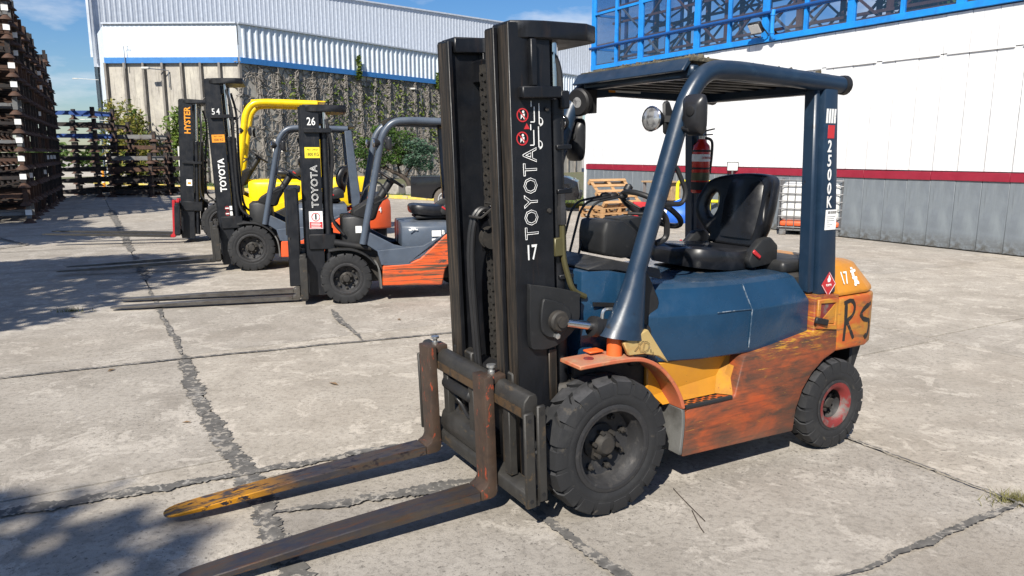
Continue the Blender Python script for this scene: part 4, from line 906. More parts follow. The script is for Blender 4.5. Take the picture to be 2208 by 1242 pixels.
for x, z0, z1, hw in ((-.27,1.19,1.30,.11),(-.29,1.18,1.365,.12),(-.40,1.16,1.36,.125),(-.49,1.16,1.31,.12),(-.51,1.19,1.27,.11)):
    rg.append([(x,-hw-.02,z0),(x,hw-.02,z0),(x,hw-.02,z1),(x,-hw-.02,z1)])
MB().loft(rg).part('instrument_panel', 'black_plastic', ft, bevel=.02, seg=2)
MB().loft([[(-.40,-.1,1.30),(-.40,.08,1.30),(-.40,.08,1.37),(-.40,-.1,1.37)], [(-.54,-.09,1.22),(-.54,.07,1.22),(-.54,.07,1.375),(-.54,-.09,1.375)], [(-.62,-.07,1.25),(-.62,.05,1.25),(-.62,.05,1.36),(-.62,-.07,1.36)]]).part('column_cover', 'black_plastic', ft, bevel=.02, seg=2)
SC = Vector((-.67, .0, 1.405)); sn = Vector((-.55, 0, .83)).normalized(); su = Vector((0,1,0)); sv = sn.cross(su)
stw = MB().tube([SC + (su*math.cos(2*math.pi*k/32) + sv*math.sin(2*math.pi*k/32))*.18 for k in range(32)], .0155, 10, closed=True).part('steering_wheel', 'rubber', ft)
sp_ = MB()
for a in (90, 210, 330): sp_.beam(SC - sn*.03, SC + (su*math.cos(R(a)) + sv*math.sin(R(a)))*.172, .03, .012, sn)
sp_.part('spoke', 'rubber', stw, bevel=.004); MB().lathe([(.05,-.06),(.06,-.03),(.05,-.012),(0,-.005)], SC, sn, 16).part('wheel_hub', 'black_plastic', stw)
MB().lathe([(.014,0),(.014,.03),(.024,.04),(.024,.07),(.01,.08)], SC + su*-.12 + sv*-.12, sn, 12).part('spinner_knob', 'rubber', stw)
MB().tube([SC - sn*.04, SC - sn*.30], .045, 12).part('steering_column', 'black_plastic', ft)
for i, y in enumerate((-.10,-.155,-.21)):
    dx = .022*i - .02
    lv = MB().tube(bent([(-.22+dx, y, 1.12), (-.30+dx, y, 1.40), (-.34+dx, y+.01, 1.45), (-.50+dx, y+.02, 1.475)], .04, 4), .007, 8).part('control_lever', 'rubber', ft)
    MB().lathe([(.012,0),(.017,.01),(.019,.035),(.012,.05),(0,.052)], (-.49+dx, y+.02, 1.475), (-1,0,.1), 12).part('lever_knob', 'rubber', lv)
MB().tube(bent([(-.42,.11,1.40),(-.47,.2,1.40),(-.50,.22,1.41)], .03, 3), .009, 8).part('shift_lever', 'rubber', ft)
seat(ft, -1.045, .02, 1.065)
# lamps and mirrors
def headlamp(par, c, d, r=.055, body='black_plastic'):
    c = Vector(c); d = Vector(d)
    o = MB().lathe([(.0,-.07),(r*.5,-.065),(r*.95,-.02),(r*1.05,0),(r,.006)], c, d, 20).part('headlamp', body, par)
    MB().lathe([(r*.99,.004),(r*.75,.014),(0,.020)], c, d, 20).part('lens', 'glass_lens', o)
    MB().lathe([(r*1.06,-.004),(r*1.1,.003),(r*1.0,.009)], c, d, 20, closed=True).part('lamp_rim', 'chrome', o); return o
hl = headlamp(ft, (-.305,.41,1.872), (1,.12,.02), .055); MB().beam((-.34,.40,1.875),(-.40,.47,1.87), .02, .03).part('lamp_bracket', 'black', hl)
hl = headlamp(ft, (-.36,-.47,1.885), (1,.1,-.05), .055); MB().beam((-.40,-.475,1.885),(-.44,-.48,1.90), .02, .03).part('lamp_bracket', 'black', hl)
wl_ = MB().lathe([(.0,-.06),(.06,-.06),(.078,-.03),(.08,0),(.07,.01)], (-.46,-.42,2.0), (.95,.25,-.12), 22).part('work_lamp', 'black', ft)
MB().lathe([(.06,.008),(.0,.012)], (-.46,-.42,2.0), (.95,.25,-.12), 22).part('lens', 'glass_lens', wl_)
fn = MB()
for k in range(6): fn.cbox((-.53,-.44+.022*(k-2.5),2.005), (.07,.006,.13))
fn.part('cooling_fin', 'black', wl_)
def mirror(par, c, rx, h, w, tilt):
    T = Matrix.Translation(c) @ Matrix.Rotation(rx, 4, 'Z') @ Matrix.Rotation(tilt, 4, 'Y')
    rg = []
    for d, k in ((-.018,.86),(0,1),(.018,.9),(.04,.55)):
        rg.append([(d, w/2*k*math.copysign(abs(math.cos(t))**.42, math.cos(t))*(1 + .1*math.sin(t)), h/2*k*math.copysign(abs(math.sin(t))**.42, math.sin(t))) for t in [2*math.pi*j/24 for j in range(24)]])
    o = MB(T).loft(rg).part('mirror', 'mirror_back', par, smooth=60)
    MB(T).lathe([(.028,.03),(.022,.045),(.0,.05)], (0,0,.02), (1,0,0), 14).part('mirror_mount', 'black', o)
    g_ = [(-.0185, w/2*.8*math.copysign(abs(math.cos(t))**.6, math.cos(t)), h/2*.8*math.copysign(abs(math.sin(t))**.6, math.sin(t))) for t in [2*math.pi*j/24 for j in range(24)]]
    MB(T).add([(-.0195, p[1], p[2]) for p in g_], [tuple(range(24))]).part('mirror_glass', 'chrome', o, smooth=0); return o
mi = mirror(ft, (-.425,.575,1.885), R(12), .19, .125, R(4)); MB().tube([(-.40,.50,1.83),(-.40,.56,1.82),(-.40,.575,1.86)], .012, 8).part('mirror_arm', 'rubber', mi)
MB().prism([(-.35,1.95),(-.39,1.96),(-.42,1.90),(-.40,1.80),(-.36,1.80)], 'y', .42, .44).part('lamp_shield', 'black_plastic', ft, bevel=.01)
mi = mirror(ft, (-.50,-.50,1.79), R(28), .25, .135, R(2)); MB().tube([(-.40,-.48,1.84),(-.42,-.50,1.83),(-.47,-.50,1.82)], .012, 8).part('mirror_arm', 'rubber', mi)

# ---------------------------------------------------------------- mast of truck 17
TL = Matrix.Translation((.35,0,1.2)) @ Matrix.Rotation(R(2.2), 4, 'Y') @ Matrix.Translation((-.35,0,-1.2))
def mast(par, T, yo=.355, z1=2.262, xf=.41, dep=.21, mat='black_steel', matf='mast_face', cyl=True):
    rails = []
    for s in (1, -1):
        m = MB(T); xb = xf-dep
        m.prism([(xb, s*yo), (xf, s*yo), (xf, s*(yo-.085)), (xf-.022, s*(yo-.085)), (xf-.022, s*(yo-.02)), (xb+.022, s*(yo-.02)), (xb+.022, s*(yo-.085)), (xb, s*(yo-.085))], 'z', .085, z1)
        r = m.part('outer_rail', mat, par, bevel=.003); rails.append(r)
        MB(T).box(xf+.0005, xf+.003, s*(yo-.083) if s > 0 else -yo+.002, s*yo-.002 if s > 0 else -(yo-.083), .09, z1-.01).part('rail_face', matf, r, smooth=0)
        m = MB(T); a, b_ = yo-.09, yo-.165; xi, xj = xf+.022, xb+.02; w1, w2 = (a+b_)/2+.008, (a+b_)/2-.008
        m.prism([(xj, s*a), (xj+.022, s*a), (xj+.022, s*w1), (xi-.022, s*w1), (xi-.022, s*a), (xi, s*a), (xi, s*b_), (xi-.022, s*b_), (xi-.022, s*w2), (xj+.022, s*w2), (xj+.022, s*b_), (xj, s*b_)], 'z', .11, z1-.012)
        r2 = m.part('inner_rail', mat, par, bevel=.003)
        MB(T).box(xi+.0005, xi+.003, min(s*a, s*b_)+.003, max(s*a, s*b_)-.003, .12, z1-.02).part('rail_face', matf, r2, smooth=0)
        MB(T).lathe([(.045,-.03),(.05,-.02),(.05,.02),(.045,.03)], (xf-.05, s*(yo-.052), z1-.09), (0,1,0), 18).part('mast_roller', 'rim_dark', r)
        if cyl:
            c = MB(T).lathe([(.04,.18),(.04,1.88),(.046,1.88),(.046,1.94),(.03,1.95)], (xb-.055, s*(yo-.06), 0), (0,0,1), 16).part('lift_cylinder', mat, par)
            MB(T).lathe([(.022,1.95),(.022,z1-.06)], (xb-.055, s*(yo-.06), 0), (0,0,1), 12).part('piston_rod', 'chrome', c)
    return rails
rails = mast(ft, TL)
TP = [(.395,.345),(.30,.372),(.24,.378),(.0,.36),(-.09,.30),(-.09,-.30),(.0,-.36),(.24,-.375),(.30,-.372),(.395,-.345),(.395,-.19),(.24,-.19),(.17,-.12),(.17,.12),(.24,.19),(.395,.19)]
MB(TL).prism(TP, 'z', 2.195, 2.27).part('top_plate', 'black_steel', ft, bevel=.006)
for s in (1, -1):
    MB(TL).box(.17, .37, s*.356 if s > 0 else -.40, .40 if s > 0 else -.356, 1.945, 1.995).part('rail_bracket', 'black_steel', ft, bevel=.005)
    MB(TL).box(.285, .315, s*.357 if s > 0 else -.385, .385 if s > 0 else -.357, 1.997, 2.193).part('bracket_web', 'black_steel', ft, bevel=.004)
    MB(TL).tube(smooth_open([(.15,s*.30,2.15),(.125,s*.31,2.06),(.125,s*.315,1.9),(.13,s*.315,1.6),(.12,s*.31,1.25)], 5), .016, 8).part('mast_hose', 'rubber', ft)
for z0, z1, x0, x1 in ((2.05,2.16,.23,.29),(1.28,1.38,.17,.2),(.70,.80,.19,.22),(.12,.32,.19,.23)): MB(TL).box(x0, x1, -.30, .30, z0, z1).part('mast_crossmember', 'black_steel', ft, bevel=.008)
MB(TL).box(.10, .15, -.36, .36, 1.90, 1.98).part('mast_crossmember', 'black_steel', ft, bevel=.006)
chain(TL, .30, -.085, .3, 2.12, ft); chain(TL, .30, .11, .3, 2.12, ft)
MB(TL).lathe([(.055,-.02),(.055,-.012),(.035,-.01),(.035,.01),(.055,.012),(.055,.02)], (.33,-.02,1.30), (0,1,0), 22).part('hose_pulley', 'grime', ft)
MB(TL).prism([(.30,1.23),(.36,1.23),(.38,1.40),(.30,1.46)], 'y', -.065, -.05).part('pulley_bracket', 'black_steel', ft, bevel=.005)
MB(TL).tube(bent([(.33,-.06,1.47),(.33,.06,1.47),(.42,.06,1.41),(.42,-.06,1.41)], .01, 2), .006, 6).part('hose_guard', 'grime', ft)
for i, y in enumerate((-.055,-.02)): MB(TL).tube(smooth_open([(.30,y,1.34),(.34,y,1.44),(.40,y-.01,1.40),(.425,y-.02,1.2),(.415,y-.02,.8),(.40,y-.02,.45)], 6), .013, 8).part('lift_hose', 'rubber', ft)
# olive hydraulic pipe and clamp on the rail's back
MB(TL).tube(bent([(.15,.35,1.38),(.15,.35,1.22),(.10,.35,1.06),(.02,.34,1.02)], .06, 4), .014, 8).part('oil_pipe', 'olive', ft)
MB(TL).lathe([(.02,1.38),(.022,1.40),(.022,1.46),(.018,1.47),(.018,1.52)], (.15,.35,0), (0,0,1), 6).part('pipe_fitting', 'rim_dark', ft)
MB(TL).box(.155,.20,.335,.362,1.235,1.32).part('pipe_clamp', 'olive', ft, bevel=.004)
# tilt bracket and cylinder
TP2 = smooth_closed([(.355,1.10),(.33,1.12),(.10,1.06),(.085,1.02),(.10,.90),(.22,.82),(.33,.82),(.36,.86)], 3)
tb = MB(TL).prism(TP2, 'y', .358, .388).part('tilt_bracket', 'black_plastic', ft, bevel=.008)
MB(TL).prism(smooth_closed([(.30,1.04),(.27,1.05),(.16,1.00),(.15,.93),(.2,.87),(.27,.87),(.31,.92)], 3), 'y', .388, .405).part('bracket_rib', 'black_plastic', tb, bevel=.006)
MB(TL).lathe([(.05,.385),(.05,.43),(.042,.44),(.026,.44),(.026,.455),(0,.457)], (.225,0,.945), (0,1,0), 20).part('tilt_pin', 'grime', tb)
MB(TL).lathe([(.014,.40),(.014,.425),(0,.427)], (.235,0,.875), (0,1,0), 6).part('pin_bolt', 'zinc', tb)
MB().tube([(.19,.42,.942),(-.02,.42,.895)], .021, 14).part('tilt_rod', 'chrome', ft)
MB().tube([(.03,.42,.905),(.0,.42,.898),(-.0,.42,.898),(-.30,.42,.83)], [.05,.05,.044,.044], 16).part('tilt_cylinder', 'black', ft)
MB().tube(bent([(-.03,.42,.93),(-.035,.42,.98),(-.09,.42,.975),(-.2,.42,.955)], .025, 4), .009, 8).part('cylinder_pipe', 'zinc', ft)
for z in (1.72, 1.52, 1.12): MB(TL).box(.085,.165,.285,.345,z,z+.022).part('hose_clamp', 'black_steel', ft, bevel=.003)
for z in (.45, .95, 1.45, 1.9):
    MB(TL).lathe([(.011,.355),(.011,.363),(.007,.364),(0,.364)], (.225,0,z), (0,1,0), 6).part('bolt', 'grime', ft)
MB(TL).box(.205,.25,.357,.366,.55,.80).part('weld_plate', 'mast_face', ft, bevel=.003)
# carriage
Y0, Y1 = -.60, .55
MB(TL).prism([(.43,.565),(.505,.565),(.505,.62),(.50,.645),(.475,.675),(.44,.675),(.43,.655)], 'y', Y0, Y1).part('carriage_bar', 'carriage', ft, bevel=.005)
MB(TL).prism([(.43,.14),(.49,.14),(.505,.155),(.505,.215),(.43,.235)], 'y', Y0, Y1).part('carriage_bar', 'carriage', ft, bevel=.005)
MB(TL).box(.5055,.5095,Y0+.03,Y1-.02,.575,.615).part('wear_strip', 'rust_bar', ft)
for y in (-.30, .0, .36):
    MB(TL).box(.45,.49,y-.028,y+.028,.235,.565).part('carriage_post', 'carriage', ft, bevel=.004)
for i, (x0, x1, y0, y1, z0, z1) in enumerate([(.462,.515,.552,.572,.15,.60),(.405,.45,.556,.576,.17,.625),(.462,.515,-.622,-.602,.15,.60),(.405,.45,-.626,-.606,.17,.625)]):
    p = MB(TL).box(x0,x1,y0,y1,z0,z1).part('end_plate', 'carriage', ft, bevel=.006)
    for z in (z0+.035, z1-.035): MB(TL).lathe([(.010,0),(.010,.0015)], ((x0+x1)/2, y1, z), (0,1,0), 12).part('bolt_hole', 'black', p)
for y0, y1 in ((-.33,-.12),(.10,.31)): MB(TL).box(.36,.42,y0,y1,.60,.70).part('carriage_tab', 'carriage', ft, bevel=.008)
MB(TL).lathe([(.03,-.33),(.038,-.32),(.038,-.02),(.028,-.01),(.018,.0),(.018,.17)], (.465,0,.50), (0,1,0), 14).part('side_shift_cylinder', 'black', ft)
MB(TL).prism([(.37,.24),(.49,.22),(.51,.27),(.49,.34),(.40,.36)], 'y', -.36, .14).part('shift_block', 'carriage', ft, bevel=.01)
MB(TL).tube(smooth_open([(.47,-.28,.47),(.44,-.22,.40),(.45,-.1,.36),(.43,.0,.42)], 5), .011, 8).part('shift_hose', 'rubber', ft)
MB(TL).box(.30,.40,-.20,.20,.14,.66).part('carriage_back', 'black', ft, bevel=.01)
for i, (y, L, bm_) in enumerate([(.235,1.42,'fork'),(-.405,1.40,'fork_yellow')]):
    sh, bl = fork_bm(TL, y, .512, L)
    f = sh.part('fork', 'shank', ft, bevel=.006, seg=2); bl.part('fork_blade', bm_, f, bevel=.004)
    MB(TL).lathe([(.018,.69),(.018,.71),(.012,.71),(.012,.724),(.022,.728),(.022,.740),(.0,.743)], (.49, y, 0), (0,0,1), 12).part('fork_pin', 'zinc', f)
# ---------------------------------------------------------------- lettering on truck 17
UPZ = (0,0,1); BK = (-1,0,0)   # reading from outside the left side, rearwards is to the right
r0 = rails[0]
lettering('TOYOTA', r0, (.315,.3575,1.53), (0,0,1), (1,0,0), .070, 'white', .93, .017, spacing=1.1, T=TL)
lettering('17', r0, (.325,.3575,1.265), BK, UPZ, .068, 'white', .62, 0, T=TL, bold=.012)
def pictogram(par, cx, cz, T):
    k = .03
    MB(T).lathe([(k,.3562),(k,.3576),(k*.82,.3576),(k*.82,.3562)], (cx,0,cz), (0,1,0), 20, closed=True).part('warning_symbol', 'red', par)
    MB(T).beam((cx+k*.62,.357,cz+k*.62),(cx-k*.62,.357,cz-k*.62), .005, .0015, (0,1,0)).part('warning_symbol', 'red', par)
    MB(T).lathe([(.006,.3563),(0,.3566)], (cx-.004,0,cz+.014), (0,1,0), 8).add([(cx-.012,.3566,cz+.006),(cx+.008,.3566,cz+.004),(cx+.01,.3566,cz-.018),(cx+.0,.3566,cz-.006),(cx-.008,.3566,cz-.02)], [(0,1,2,3,4)]).part('person_symbol', 'white', par, smooth=0)
    w_ = MB(T)
    for a, b in (((-.06,.035),(-.06,-.03)),((-.06,-.03),(-.04,-.03)),((-.085,.05),(-.085,-.04)),((-.045,.035),(-.045,.06)),((-.085,-.04),(-.10,-.04))): w_.beam((cx+a[0],.3568,cz+a[1]),(cx+b[0],.3568,cz+b[1]), .0045, .001, (0,1,0))
    pts = [(cx-.085-.018*math.cos(t), .3568, cz-.03+.018*math.sin(t)) for t in [R(a) for a in range(-80,100,20)]]
    w_.tube(pts, .0022, 4); w_.part('truck_symbol', 'white', par, smooth=0)
pictogram(r0, .35, 1.875, TL); pictogram(r0, .355, 1.775, TL)
MB(TL).prism([(.345,1.815),(.315,1.815),(.33,1.84)], 'y', .3562, .3572).part('warning_symbol', 'red', r0)
SD = (-.9955,0,-.094)
def pillar_x(z): return -1.545 - (1.49-z)*.094 + .038
rpl = [o for o in ft.children if o.name.startswith('rear_pillar')][0]
for ch, z in zip('2500K', (1.745,1.668,1.593,1.518,1.445)):
    lettering(ch, rpl, (pillar_x(z)+.03,.5265,z), BK, (-.094*-1,0,1), .062, 'white', .74, 0, bold=.018)
for i in range(4): MB().box(pillar_x(1.9)+.046-.021*i, pillar_x(1.9)+.060-.021*i, .5255, .5268, 1.87, 1.945).part('white_stencil', 'white', rpl)
MB().box(pillar_x(1.83)-.008, pillar_x(1.83)+.046, .5255, .527, 1.79, 1.86).part('red_stencil', 'red', rpl, bevel=.0005)
tg = MB().box(pillar_x(1.35)-.03, pillar_x(1.35)+.06, .5262, .5282, 1.295, 1.405).part('inspection_tag', 'paper', rpl)
bar_ = MB()
for i in range(14): bar_.box(pillar_x(1.35)+.04-.005*i, pillar_x(1.35)+.0425-.005*i+random.uniform(-.001,.001), .5284, .529, 1.383, 1.398)
for j, ln in enumerate((.07,.06,.065,.02,.05,.03)): bar_.box(pillar_x(1.35)+.05-ln, pillar_x(1.35)+.05, .5284, .529, 1.366-.011*j, 1.368-.011*j)
bar_.part('barcode', 'black_mark', tg, smooth=0)
FX, FZ = -1.53, .985
dmd = MB().prism([(FX,FZ+.072),(FX-.062,FZ),(FX,FZ-.072),(FX+.062,FZ)], 'y', .5262, .5278).part('flammable_sign', 'red', rpl)
MB().prism([(FX+.002,FZ+.056),(FX-.014,FZ+.03),(FX-.008,FZ+.014),(FX+.01,FZ+.014),(FX+.015,FZ+.03),(FX+.008,FZ+.038)], 'y', .528, .5288).part('flame_symbol', 'white', dmd)
for a, b in (((FX,FZ+.066),(FX-.057,FZ)),((FX,FZ-.066),(FX+.057,FZ)),((FX-.057,FZ),(FX,FZ-.066))): MB().beam((a[0],.5284,a[1]),(b[0],.5284,b[1]), .0025, .001, (0,1,0)).part('sign_border', 'white', dmd)
lettering('FLAMA', dmd, (FX,.5286,FZ-.004), BK, UPZ, .013, 'white', .8)
cwp = [o for o in ft.children if o.name.startswith('counterweight')]
cw = [o for o in cwp if o.name.split('.')[0] == 'counterweight'][0]; cap = [o for o in cwp if o.name.split('.')[0] == 'counterweight_cap'][0]
CN = Vector((0,.145,.065)).normalized(); CU = Vector((0,-.065,.145)).normalized()
lettering('17', cap, (-1.705,.499,1.0), BK, CU, .075, 'white', .62, 0, bold=.004)
for i in range(26):
    t = random.uniform(0,1); cz = 1.055 - .1*t; cy = .525-.065*(cz-.93)/.145 + .0015
    MB().cbox((-1.80-.035*t*0 + random.uniform(-.018,.018), cy, cz), (.016,.0016,.014), Matrix.Rotation(R(24), 3, 'X').to_quaternion()).part('peeled_label', 'white', cap, smooth=0)
def brush(par, pts, w, mat, y):
    """a painted brush stroke on the side face, thickness 1 mm"""
    P = smooth_open([(a, 0, b) for a, b in pts], 4); b = MB(); n = len(P)
    rows = []
    for i, p in enumerate(P):
        d = (P[min(i+1,n-1)] - P[max(i-1,0)]).normalized(); s = Vector((d.z,0,-d.x))*w/2*random.uniform(.7,1.15)
        yy = y(p.x) if callable(y) else y
        rows.append([(p.x+s.x, yy, p.z+s.z), (p.x-s.x, yy, p.z-s.z), (p.x-s.x, yy+.0012, p.z-s.z), (p.x+s.x, yy+.0012, p.z+s.z)])
    return b.loft(rows).part('painted_letter', mat, par, smooth=0)
cy_ = lambda x: .5385 - max(0, (-1.63-x))*.02 - max(0, -1.90-x)*.44
brush(cw, [(-1.685,.86),(-1.69,.76),(-1.685,.64)], .026, 'black_mark', cy_)
brush(cw, [(-1.665,.865),(-1.73,.875),(-1.765,.84),(-1.755,.79),(-1.70,.755)], .026, 'black_mark', cy_)
brush(cw, [(-1.705,.75),(-1.74,.70),(-1.775,.645)], .024, 'black_mark', cy_)
brush(cw, [(-1.955,.835),(-1.89,.83),(-1.835,.79),(-1.855,.755),(-1.92,.73),(-1.93,.68),(-1.88,.635)], .028, 'black_mark', cy_)
gus = [o for o in ft.children if o.name.startswith('fender_gusset')][0]
lettering('XD', gus, (-.185,.5412,.80), (-.97,0,-.24), (.2,0,1), .055, 'black_mark', .8, .012)
brush(gus, [(-.13,.770),(-.17,.762),(-.21,.755)], .004, 'black_mark', .5405)
for i in range(4): brush(gus, [(-.235-.014*i,.785-.016*i),(-.237-.014*i,.765-.018*i)], .004, 'black_mark', .5405)
# fire extinguisher strapped to the far rear pillar
ex = thing('fire_extinguisher', 'red fire extinguisher strapped to the far rear pillar of forklift 17', 'extinguisher', ft.matrix_basis @ Vector((-1.40,-.385,1.46)), HEAD)
MB().lathe([(0,0),(.05,.0),(.056,.012),(.056,.27),(.05,.30),(.028,.325),(.022,.34)], (0,0,0), (0,0,1), 20).part('cylinder', 'ext_red', ex)
MB().lathe([(.02,.34),(.022,.36),(.012,.375)], (0,0,0), (0,0,1), 12).part('valve', 'zinc', ex); MB().beam((.01,.0,.385),(-.075,.03,.405), .02, .008).part('handle', 'black', ex); MB().beam((.01,.0,.365),(-.06,.03,.37), .02, .008).part('handle', 'black', ex)
MB().tube(smooth_open([(-.02,0,.35),(-.065,.02,.33),(-.072,.02,.25),(-.07,.01,.12)], 5), .009, 8).part('hose', 'rubber', ex)
MB().lathe([(.0575,.08),(.0575,.13)], (0,0,0), (0,0,1), 20).part('label_band', 'olive', ex); MB().lathe([(.0577,.02),(.0577,.07)], (0,0,0), (0,0,1), 20).part('label_band', 'black', ex); MB().lathe([(.0577,.20),(.0577,.245)], (0,0,0), (0,0,1), 20).part('label_band', 'paper', ex)
lettering('EXTINTOR', ex, (.01,.0585,.222), BK, UPZ, .014, 'red', .8)
for z in (.15,.26): MB().lathe([(.058,z),(.060,z+.005),(.058,z+.012)], (0,0,0), (0,0,1), 20).part('strap', 'black', ex)
# ================================================================ THE OTHER TRUCKS
def truck(name, label, loc, rz, c):
    """c: colours and sizes; local x = forwards, y = left, sized for a 2.5 t truck and multiplied by c['k']"""
    t = thing(name, label, 'forklift', loc, rz, None); k = c.get('k', 1.); S = Matrix.Scale(k, 4)
    Rf, Rr = c['Rf'], c['Rr']; hl = c.get('half', .53)
    for s in (1, -1):
        wheel(t, 0, hl*k + .02, s, Rf, .19*Rf/.34, Rf*.58, c.get('rimf', 'rim_dark'), nl=18, nuts=8, deep=.06*Rf/.34)
        wheel(t, -c['wb'], hl*k, s, Rr, .15*Rr/.27, Rr*.5, 'rim_dark', nl=18, nuts=5, deep=.05)
    wb = c['wb']/k
    MB(S).box(-wb+.1, .15, -.34, .34, .22, .6).part('chassis', 'grime', t, bevel=.02)
    MB(S).box(-.08, .08, -.40, .40, .2, .36).part('front_axle', 'grime', t)
    lo = c['low']; up = c['upper']; gk = c.get('gk', 1.)
    for s in (1, -1):
        y0, y1 = (s*.40, s*hl)
        # lower skirt with swept top edge
        MB(S).prism([(-.40,.19),(-wb+.34,.17),(-wb+.30,.36),(-wb+.18,.50),(-wb+.02,.56),(-wb+.02,.92),(-wb+.25,.80),(-.86,.50),(-.72,.44),(-.42,.425)], 'y', y0, y1).part('side_panel', lo, t, bevel=.012)
        MB(S).prism([(-.40,.43),(-.72,.445),(-.87,.505),(-wb+.25,.805),(-wb+.05,.90),(-.90,.64),(-.36,.60)], 'y', s*.36, s*(hl-.025)).part('step_panel', up, t, bevel=.01)
        tr = MB(S).box(-.78, -.43, min(s*.40, s*(hl-.005)), max(s*.40, s*(hl-.005)), .43, .448).part('step_tread', up, t)
        P = smooth_open([(.19,0,.70),(.05,0,.715),(-.1,0,.70),(-.24,0,.63),(-.34,0,.52),(-.385,0,.40),(-.40,0,.20)], 4); q = []
        for i, p in enumerate(P):
            d = (P[min(i+1,len(P)-1)] - P[max(i-1,0)]).normalized(); nv = Vector((d.z,0,-d.x)); q.append(p + nv*.018 if nv.dot(Vector((0,0,.3))-p) > 0 else p - nv*.018)
        m = len(P)*2//3; zf = c.get('zf', 0)
        MB(S).prism([(p.x,p.z+zf) for p in P[:m+1]] + [(p.x,p.z+zf) for p in q[:m+1]][::-1], 'y', s*.36, s*(hl+.015)).part('fender', c.get('fender', 'black_plastic'), t, bevel=.003)
        MB(S).prism([(p.x,p.z+zf*.5) for p in P[m:]] + [(p.x,p.z+zf*.5) for p in q[m:]][::-1], 'y', s*.36, s*(hl+.005)).part('mud_guard', 'mudguard', t)
        MB(S).prism([(-.20,.70),(-.36,.58),(-.80,.60),(-.56,.66),(-.27,.82)], 'y', s*.40, s*.46).part('side_web', up, t, bevel=.01)
        MB(S).tube(bent([(-.20, s*.46, .68), (-.46, s*.475, 1.93*gk), (-.58, s*.48, 2.07*gk), (-.78, s*.48, 2.085*gk), (-wb+.15, s*.48, 2.07*gk)], .22, 8), c.get('gr', .04), 12).part('guard_rail', c['guard'], t, smooth=60)
        MB(S).prism([(-wb+.20+c.get('pw',0),2.05*gk),(-wb+.10,2.05*gk),(-wb-.02,.9),(-wb+.13+c.get('pw',0),.9)], 'y', s*.44, s*.51).part('rear_pillar', c['guard'] if c.get('rearpillar') is None else c['rearpillar'], t, bevel=.01)
    MB(S).box(-wb+.02, -.60, -.48, .48, 2.10*gk, 2.10*gk+.018).part('roof_sheet', c.get('roofmat', 'black_plastic'), t)
    MB(S).box(-.62, -.55, -.47, .47, 2.05*gk, 2.12*gk).part('front_crossbar', c['roofbar'], t, bevel=.01)
    MB(S).box(-wb+.12, -wb+.19, -.45, .45, 2.02*gk, 2.08*gk).part('rear_crossbar', c['roofbar'], t, bevel=.01)
    slat = MB(S).box(-wb+.15, -.6, -.016, .016, 2.062*gk, 2.085*gk).mesh('roof_slat', c['roofbar'], .004)
    for i in range(7): link('roof_slat', slat, t, (0, (-.36+.12*i)*k, 0))
    rings = []; hx = c.get('hx', -.42); hz = c.get('hz', 0)
    for z, e in ((.62,0),(.90+hz,.015),(.98+hz,0),(1.03+hz,-.06)): rings.append([(x,y,z) for x,y in ((hx,.36+e),(hx-.16,.44+e),(-wb+.2,.46+e),(-wb+.2,-.46-e),(hx-.16,-.44-e),(hx,-.36-e))])
    MB(S).loft(rings).part('hood', c['hood'], t, bevel=.015, seg=2)
    MB(S).box(hx-.18,hx-.02,-.36,.36,.64,1.0+hz).part('hood_front', 'black_plastic', t, bevel=.04, seg=2)
    MB(S).box(-.95,.0,-.36,.36,.54,.60).part('floor_plate', 'black_plastic', t)
    def ring(z, e, xr):
        h = [(-wb-.02,hl+e),(-wb-.22,hl+e-.01),(-wb-.36,hl-.08+e),(xr+.05,.34),(xr,0)]
        return [(x,y,z) for x,y in h[:-1]] + [(x,-y,z) for x,y in h[:-1][::-1]]
    xr = -c['rear']/k
    cwt = MB(S).loft([ring(.34 if c.get('lowcw') else .57,-.01,xr), ring(.60,0,xr), ring(.88,0,xr), ring(.98,-.015,xr+.01), ring(1.06,-.07,xr+.06)]).part('counterweight', c['cw'], t, bevel=.015, seg=2)
    MB(S).box(-wb-.40, -wb-.24, -.36, .36, .28, .6).part('counterweight_base', 'black', t, bevel=.02)
    if c.get('cwtop'): MB(S).loft([[(x*1.0,y*.9,1.062) for x,y,_ in ring(0,-.09,xr+.07)],[(x*1.0,y*.85,1.10) for x,y,_ in ring(0,-.12,xr+.1)]]).part('grille_cover', 'black_plastic', t, bevel=.01)
    # cowl, dash, wheel
    MB(S).loft([[(.02,-.30,.58),(.02,.30,.58),(.02,.30,.98),(.02,-.30,.98)], [(-.12,-.36,.58),(-.12,.36,.58),(-.12,.36,.99),(-.12,-.36,.99)], [(-.32,-.36,.60),(-.32,.36,.60),(-.30,.34,.93),(-.30,-.34,.93)]]).part('cowl', c.get('cowl', 'black_plastic'), t, bevel=.02, seg=2)
    MB(S).loft([[(-.10,-.22,.98),(-.10,.2,.98),(-.12,.2,1.05),(-.12,-.22,1.05)], [(-.32,-.2,.92),(-.32,.18,.92),(-.40,.18,1.22),(-.40,-.2,1.22)], [(-.38,-.18,.93),(-.38,.16,.93),(-.47,.16,1.20),(-.47,-.18,1.20)]]).part('instrument_panel', 'black_plastic', t, bevel=.02)
    ctr = Vector((-.60,0,1.40)); sn = Vector((-.55,0,.83)).normalized(); sv = sn.cross(Vector((0,1,0)))
    st = MB(S).tube([ctr + (Vector((0,1,0))*math.cos(2*math.pi*j/24) + sv*math.sin(2*math.pi*j/24))*.16 for j in range(24)], .015, 8, closed=True).part('steering_wheel', 'rubber', t)
    b = MB(S)
    for a in (90, 210, 330): b.beam(ctr, ctr + (Vector((0,1,0))*math.cos(R(a)) + sv*math.sin(R(a)))*.155, .025, .01, sn)
